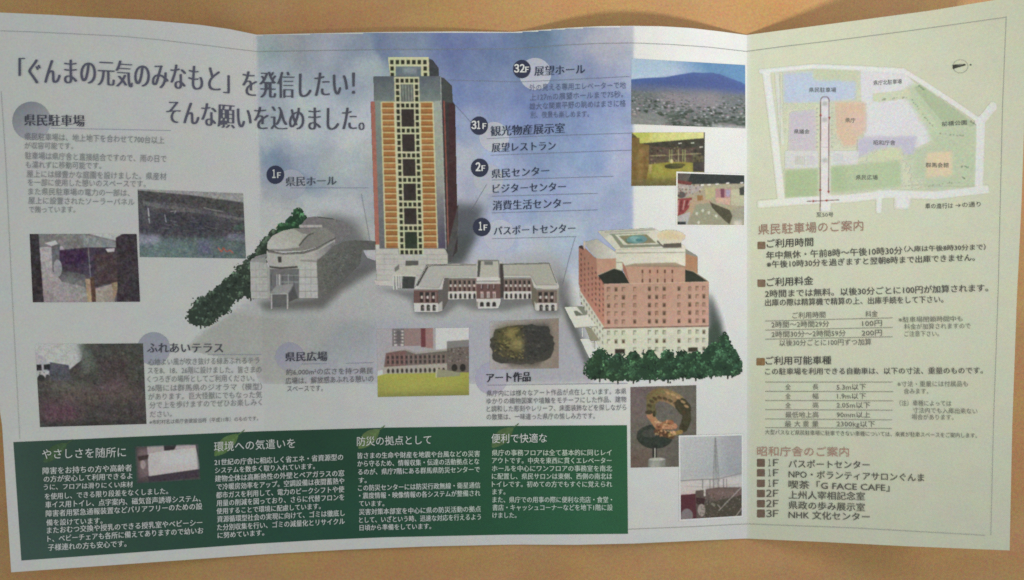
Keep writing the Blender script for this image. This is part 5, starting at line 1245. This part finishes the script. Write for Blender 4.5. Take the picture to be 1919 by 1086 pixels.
def compass():
    p = Pic(1780, 108, 1826, 142)
    p.c[:] = (204, 207, 176)
    p.ell(1800, 124, 14.5, 13, (160, 164, 140)); k = p.a.copy(); p.ell(1800, 124, 13.4, 12, (206, 208, 178)); 
    inner = p.mask([(1800 + 13.4 * math.cos(t), 124 + 12 * math.sin(t)) for t in np.linspace(0, 6.28, 30, endpoint=False)])
    p.a[inner[0]] = np.where(inner[1], 0, p.a[inner[0]])
    p.poly([(1785, 121), (1809, 119.5), (1810, 122), (1796, 126), (1785.5, 129.5)], (60, 62, 52)); p.poly([(1790, 124), (1800, 120), (1804, 122)], (110, 112, 96)); p.ell(1819, 121, 2, 1.6, (92, 96, 82))
    p.build("compass_mark", BRO, 4)
compass()

# ------------------------------------------------------------------ right panel: text
BRN = (164, 126, 108); TX = (84, 82, 76); SQ = (134, 108, 84)
lettering("heading", BRO, [("県民駐車場のご案内", 1421, 1618, (440, 432), 21.5)], BRN, mode='b', label="brown heading")
lettering("heading", BRO, [("昭和庁舎のご案内", 1419, 1591, (854.5, 855.5), 19.5)], BRN, mode='b', label="brown heading")
def square(x0, y0, x1, y1, col=SQ):
    p = Pic(int(x0) - 1, int(y0) - 1, int(x1) + 2, int(y1) + 2); p.c[:] = col; p.rect(x0, y0, x1, y1, col); p.noise(9, 3, int(y0)); p.build("bullet_square", BRO, 3)
square(1420, 453, 1434.5, 466); square(1419.5, 523.5, 1434, 537); square(1418, 670.5, 1433, 684, (142, 108, 66))
BH = (70, 68, 64)
lettering("heading", BRO, [("ご利用時間", 1437, 1524, (464.5, 461), 17.5)], BH, smear=.012, mode='b'); lettering("heading", BRO, [("ご利用料金", 1437, 1524, (537, 533.5), 17.5)], BH, smear=.012, mode='b'); lettering("heading", BRO, [("ご利用可能車種", 1435, 1558, (683.5, 682.5), 17)], BH, smear=.012, mode='b')
lettering("paragraph", BRO, [("年中無休・午前8時～午後10時30分", 1436, 1691, (478.5, 469), 16), ("（入庫は午後8時30分まで）", 1695, 1847, (466.5, 462.5), 12), ("※午後10時30分を過ぎますと翌朝8時まで出庫できません。", 1437, 1827, (495.5, 482), 14.5)], TX, smear=.012)
lettering("paragraph", BRO, [("2時間までは無料。以後30分ごとに100円が加算されます。", 1434, 1852, (550.5, 539), 15.5), ("出庫の際は精算機で精算の上、出庫手続をして下さい。", 1434, 1768, (567, 560.5), 14.5)], TX, smear=.012)
lettering("paragraph", BRO, [("この駐車場を利用できる自動車は、以下の寸法、重量のものです。", 1434, 1842, (696, 694), 13.5)], TX, smear=.012)
T2 = (104, 104, 92)
def table(name, rows, rules):
    t = lettering(name, BRO, rows, T2)
    strips("rule_line", t, rules, .9, (136, 136, 120))
table("fee_table", [("ご利用時間", 1485, 1547, (591, 589.5), 13), ("料金", 1622, 1645, (588.5, 587.5), 12.5), ("2時間～2時間29分", 1446, 1554, (608.5, 606.5), 13), ("100円", 1616, 1653, (606, 605), 13), ("2時間30分～2時間59分", 1446, 1585, (626.5, 624), 13), ("200円", 1615, 1653, (624, 623), 13), ("以後30分ごとに100円ずつ加算", 1461, 1633, (642.5, 640.5), 13)],
      [[(1434, 601.5), (1673, 595.5)], [(1434, 618.5), (1673, 613.5)], [(1434, 635.5), (1673, 631)]])
table("size_table", [("全", 1472, 1482, 725, 11.5), ("長", 1523, 1534, 724.5, 11.5), ("5.3m以下", 1568, 1623, (725.5, 724.5), 12.5), ("全", 1472, 1482, 742.5, 11.5), ("幅", 1523, 1534, 742, 11.5), ("1.9m以下", 1569, 1623, 742, 12.5), ("全", 1472, 1482, 759.5, 11.5), ("高", 1523, 1534, 759, 11.5), ("2.05m以下", 1568, 1631, 759, 12.5),
      ("最低地上高", 1472, 1534, 777, 12), ("90mm以上", 1568, 1631, 777, 12.5), ("最", 1471, 1483, 794, 12), ("大", 1489, 1500, 794, 12), ("重", 1505, 1516, 794, 12), ("量", 1522, 1534, 794, 12), ("2300kg以下", 1568, 1640, (794, 794.5), 12.5)],
      [[(1434, 715.8), (1673, 715.8)], [(1434, 733.3), (1674, 733.8)], [(1434, 750.4), (1674, 751)], [(1434, 767.3), (1673, 768.6)], [(1434, 784.8), (1672, 786.6)], [(1434, 801), (1672, 803)]])
NT = (116, 118, 104)
lettering("side_note", BRO, [("※駐車場閉鎖時間中も", 1684, 1804, (599, 597), 11.5), ("料金が加算されますので", 1695, 1819, (612, 610.5), 11.5), ("ご注意下さい。", 1695, 1760, (625.5, 625), 11.5)], NT)
lettering("side_note", BRO, [("※寸法・重量には付属品も", 1682, 1814, (719.5, 719), 11.5), ("含みます。", 1694, 1740, 733, 11.5), ("（注）車種によっては", 1686, 1783, (755, 756), 11.5), ("寸法内でも入庫出来ない", 1711, 1832, (768.5, 770.5), 11.5), ("場合があります。", 1709, 1787, (781, 782), 11.5)], NT)
lettering("footnote", BRO, [("大型バスなど県民駐車場に駐車できない車種については、来賓が駐車スペースをご案内します。", 1434, 1831, (809.5, 816), 10)], (100, 102, 90))
yy = [(859.8, 874), (878.8, 892.6), (898.6, 912.2), (917.6, 931), (936.8, 950), (955.2, 969)]
tt = [("1F", "パスポートセンター", 1630, (869, 871)), ("1F", "NPO・ボランティアサロンぐんま", 1732, (888, 895)), ("1F", "喫茶「G FACE CAFE」", 1667, (907.5, 913.5)), ("2F", "上州人宰相記念室", 1621, (927, 930)), ("2F", "県政の歩み展示室", 1621, (946, 950.5)), ("3F", "NHK 文化センター", 1630, (964, 968.5))]
for (y0, y1), (fl, s, x1, yc) in zip(yy, tt):
    square(1418.5, y0, 1433.5, y1, (112, 92, 74))
FL = (82, 82, 72)
for (y0, y1), (fl, s, x1, yc) in zip(yy, tt):
    m_ = (y0 + y1) / 2 - .2
    row = lettering("floor_entry", BRO, [(s, 1478, x1, yc, 16.5)], FL, smear=.012)
    lettering("floor_number", row, [(fl[0], 1440 if fl[0] == "1" else 1436, 1444.5 if fl[0] == "1" else 1446, m_, 18), ("F", 1449, 1459, m_, 17.5)], FL, smear=.014, wide=True)

bpy.data.objects.remove(_to); bpy.data.curves.remove(_tc)
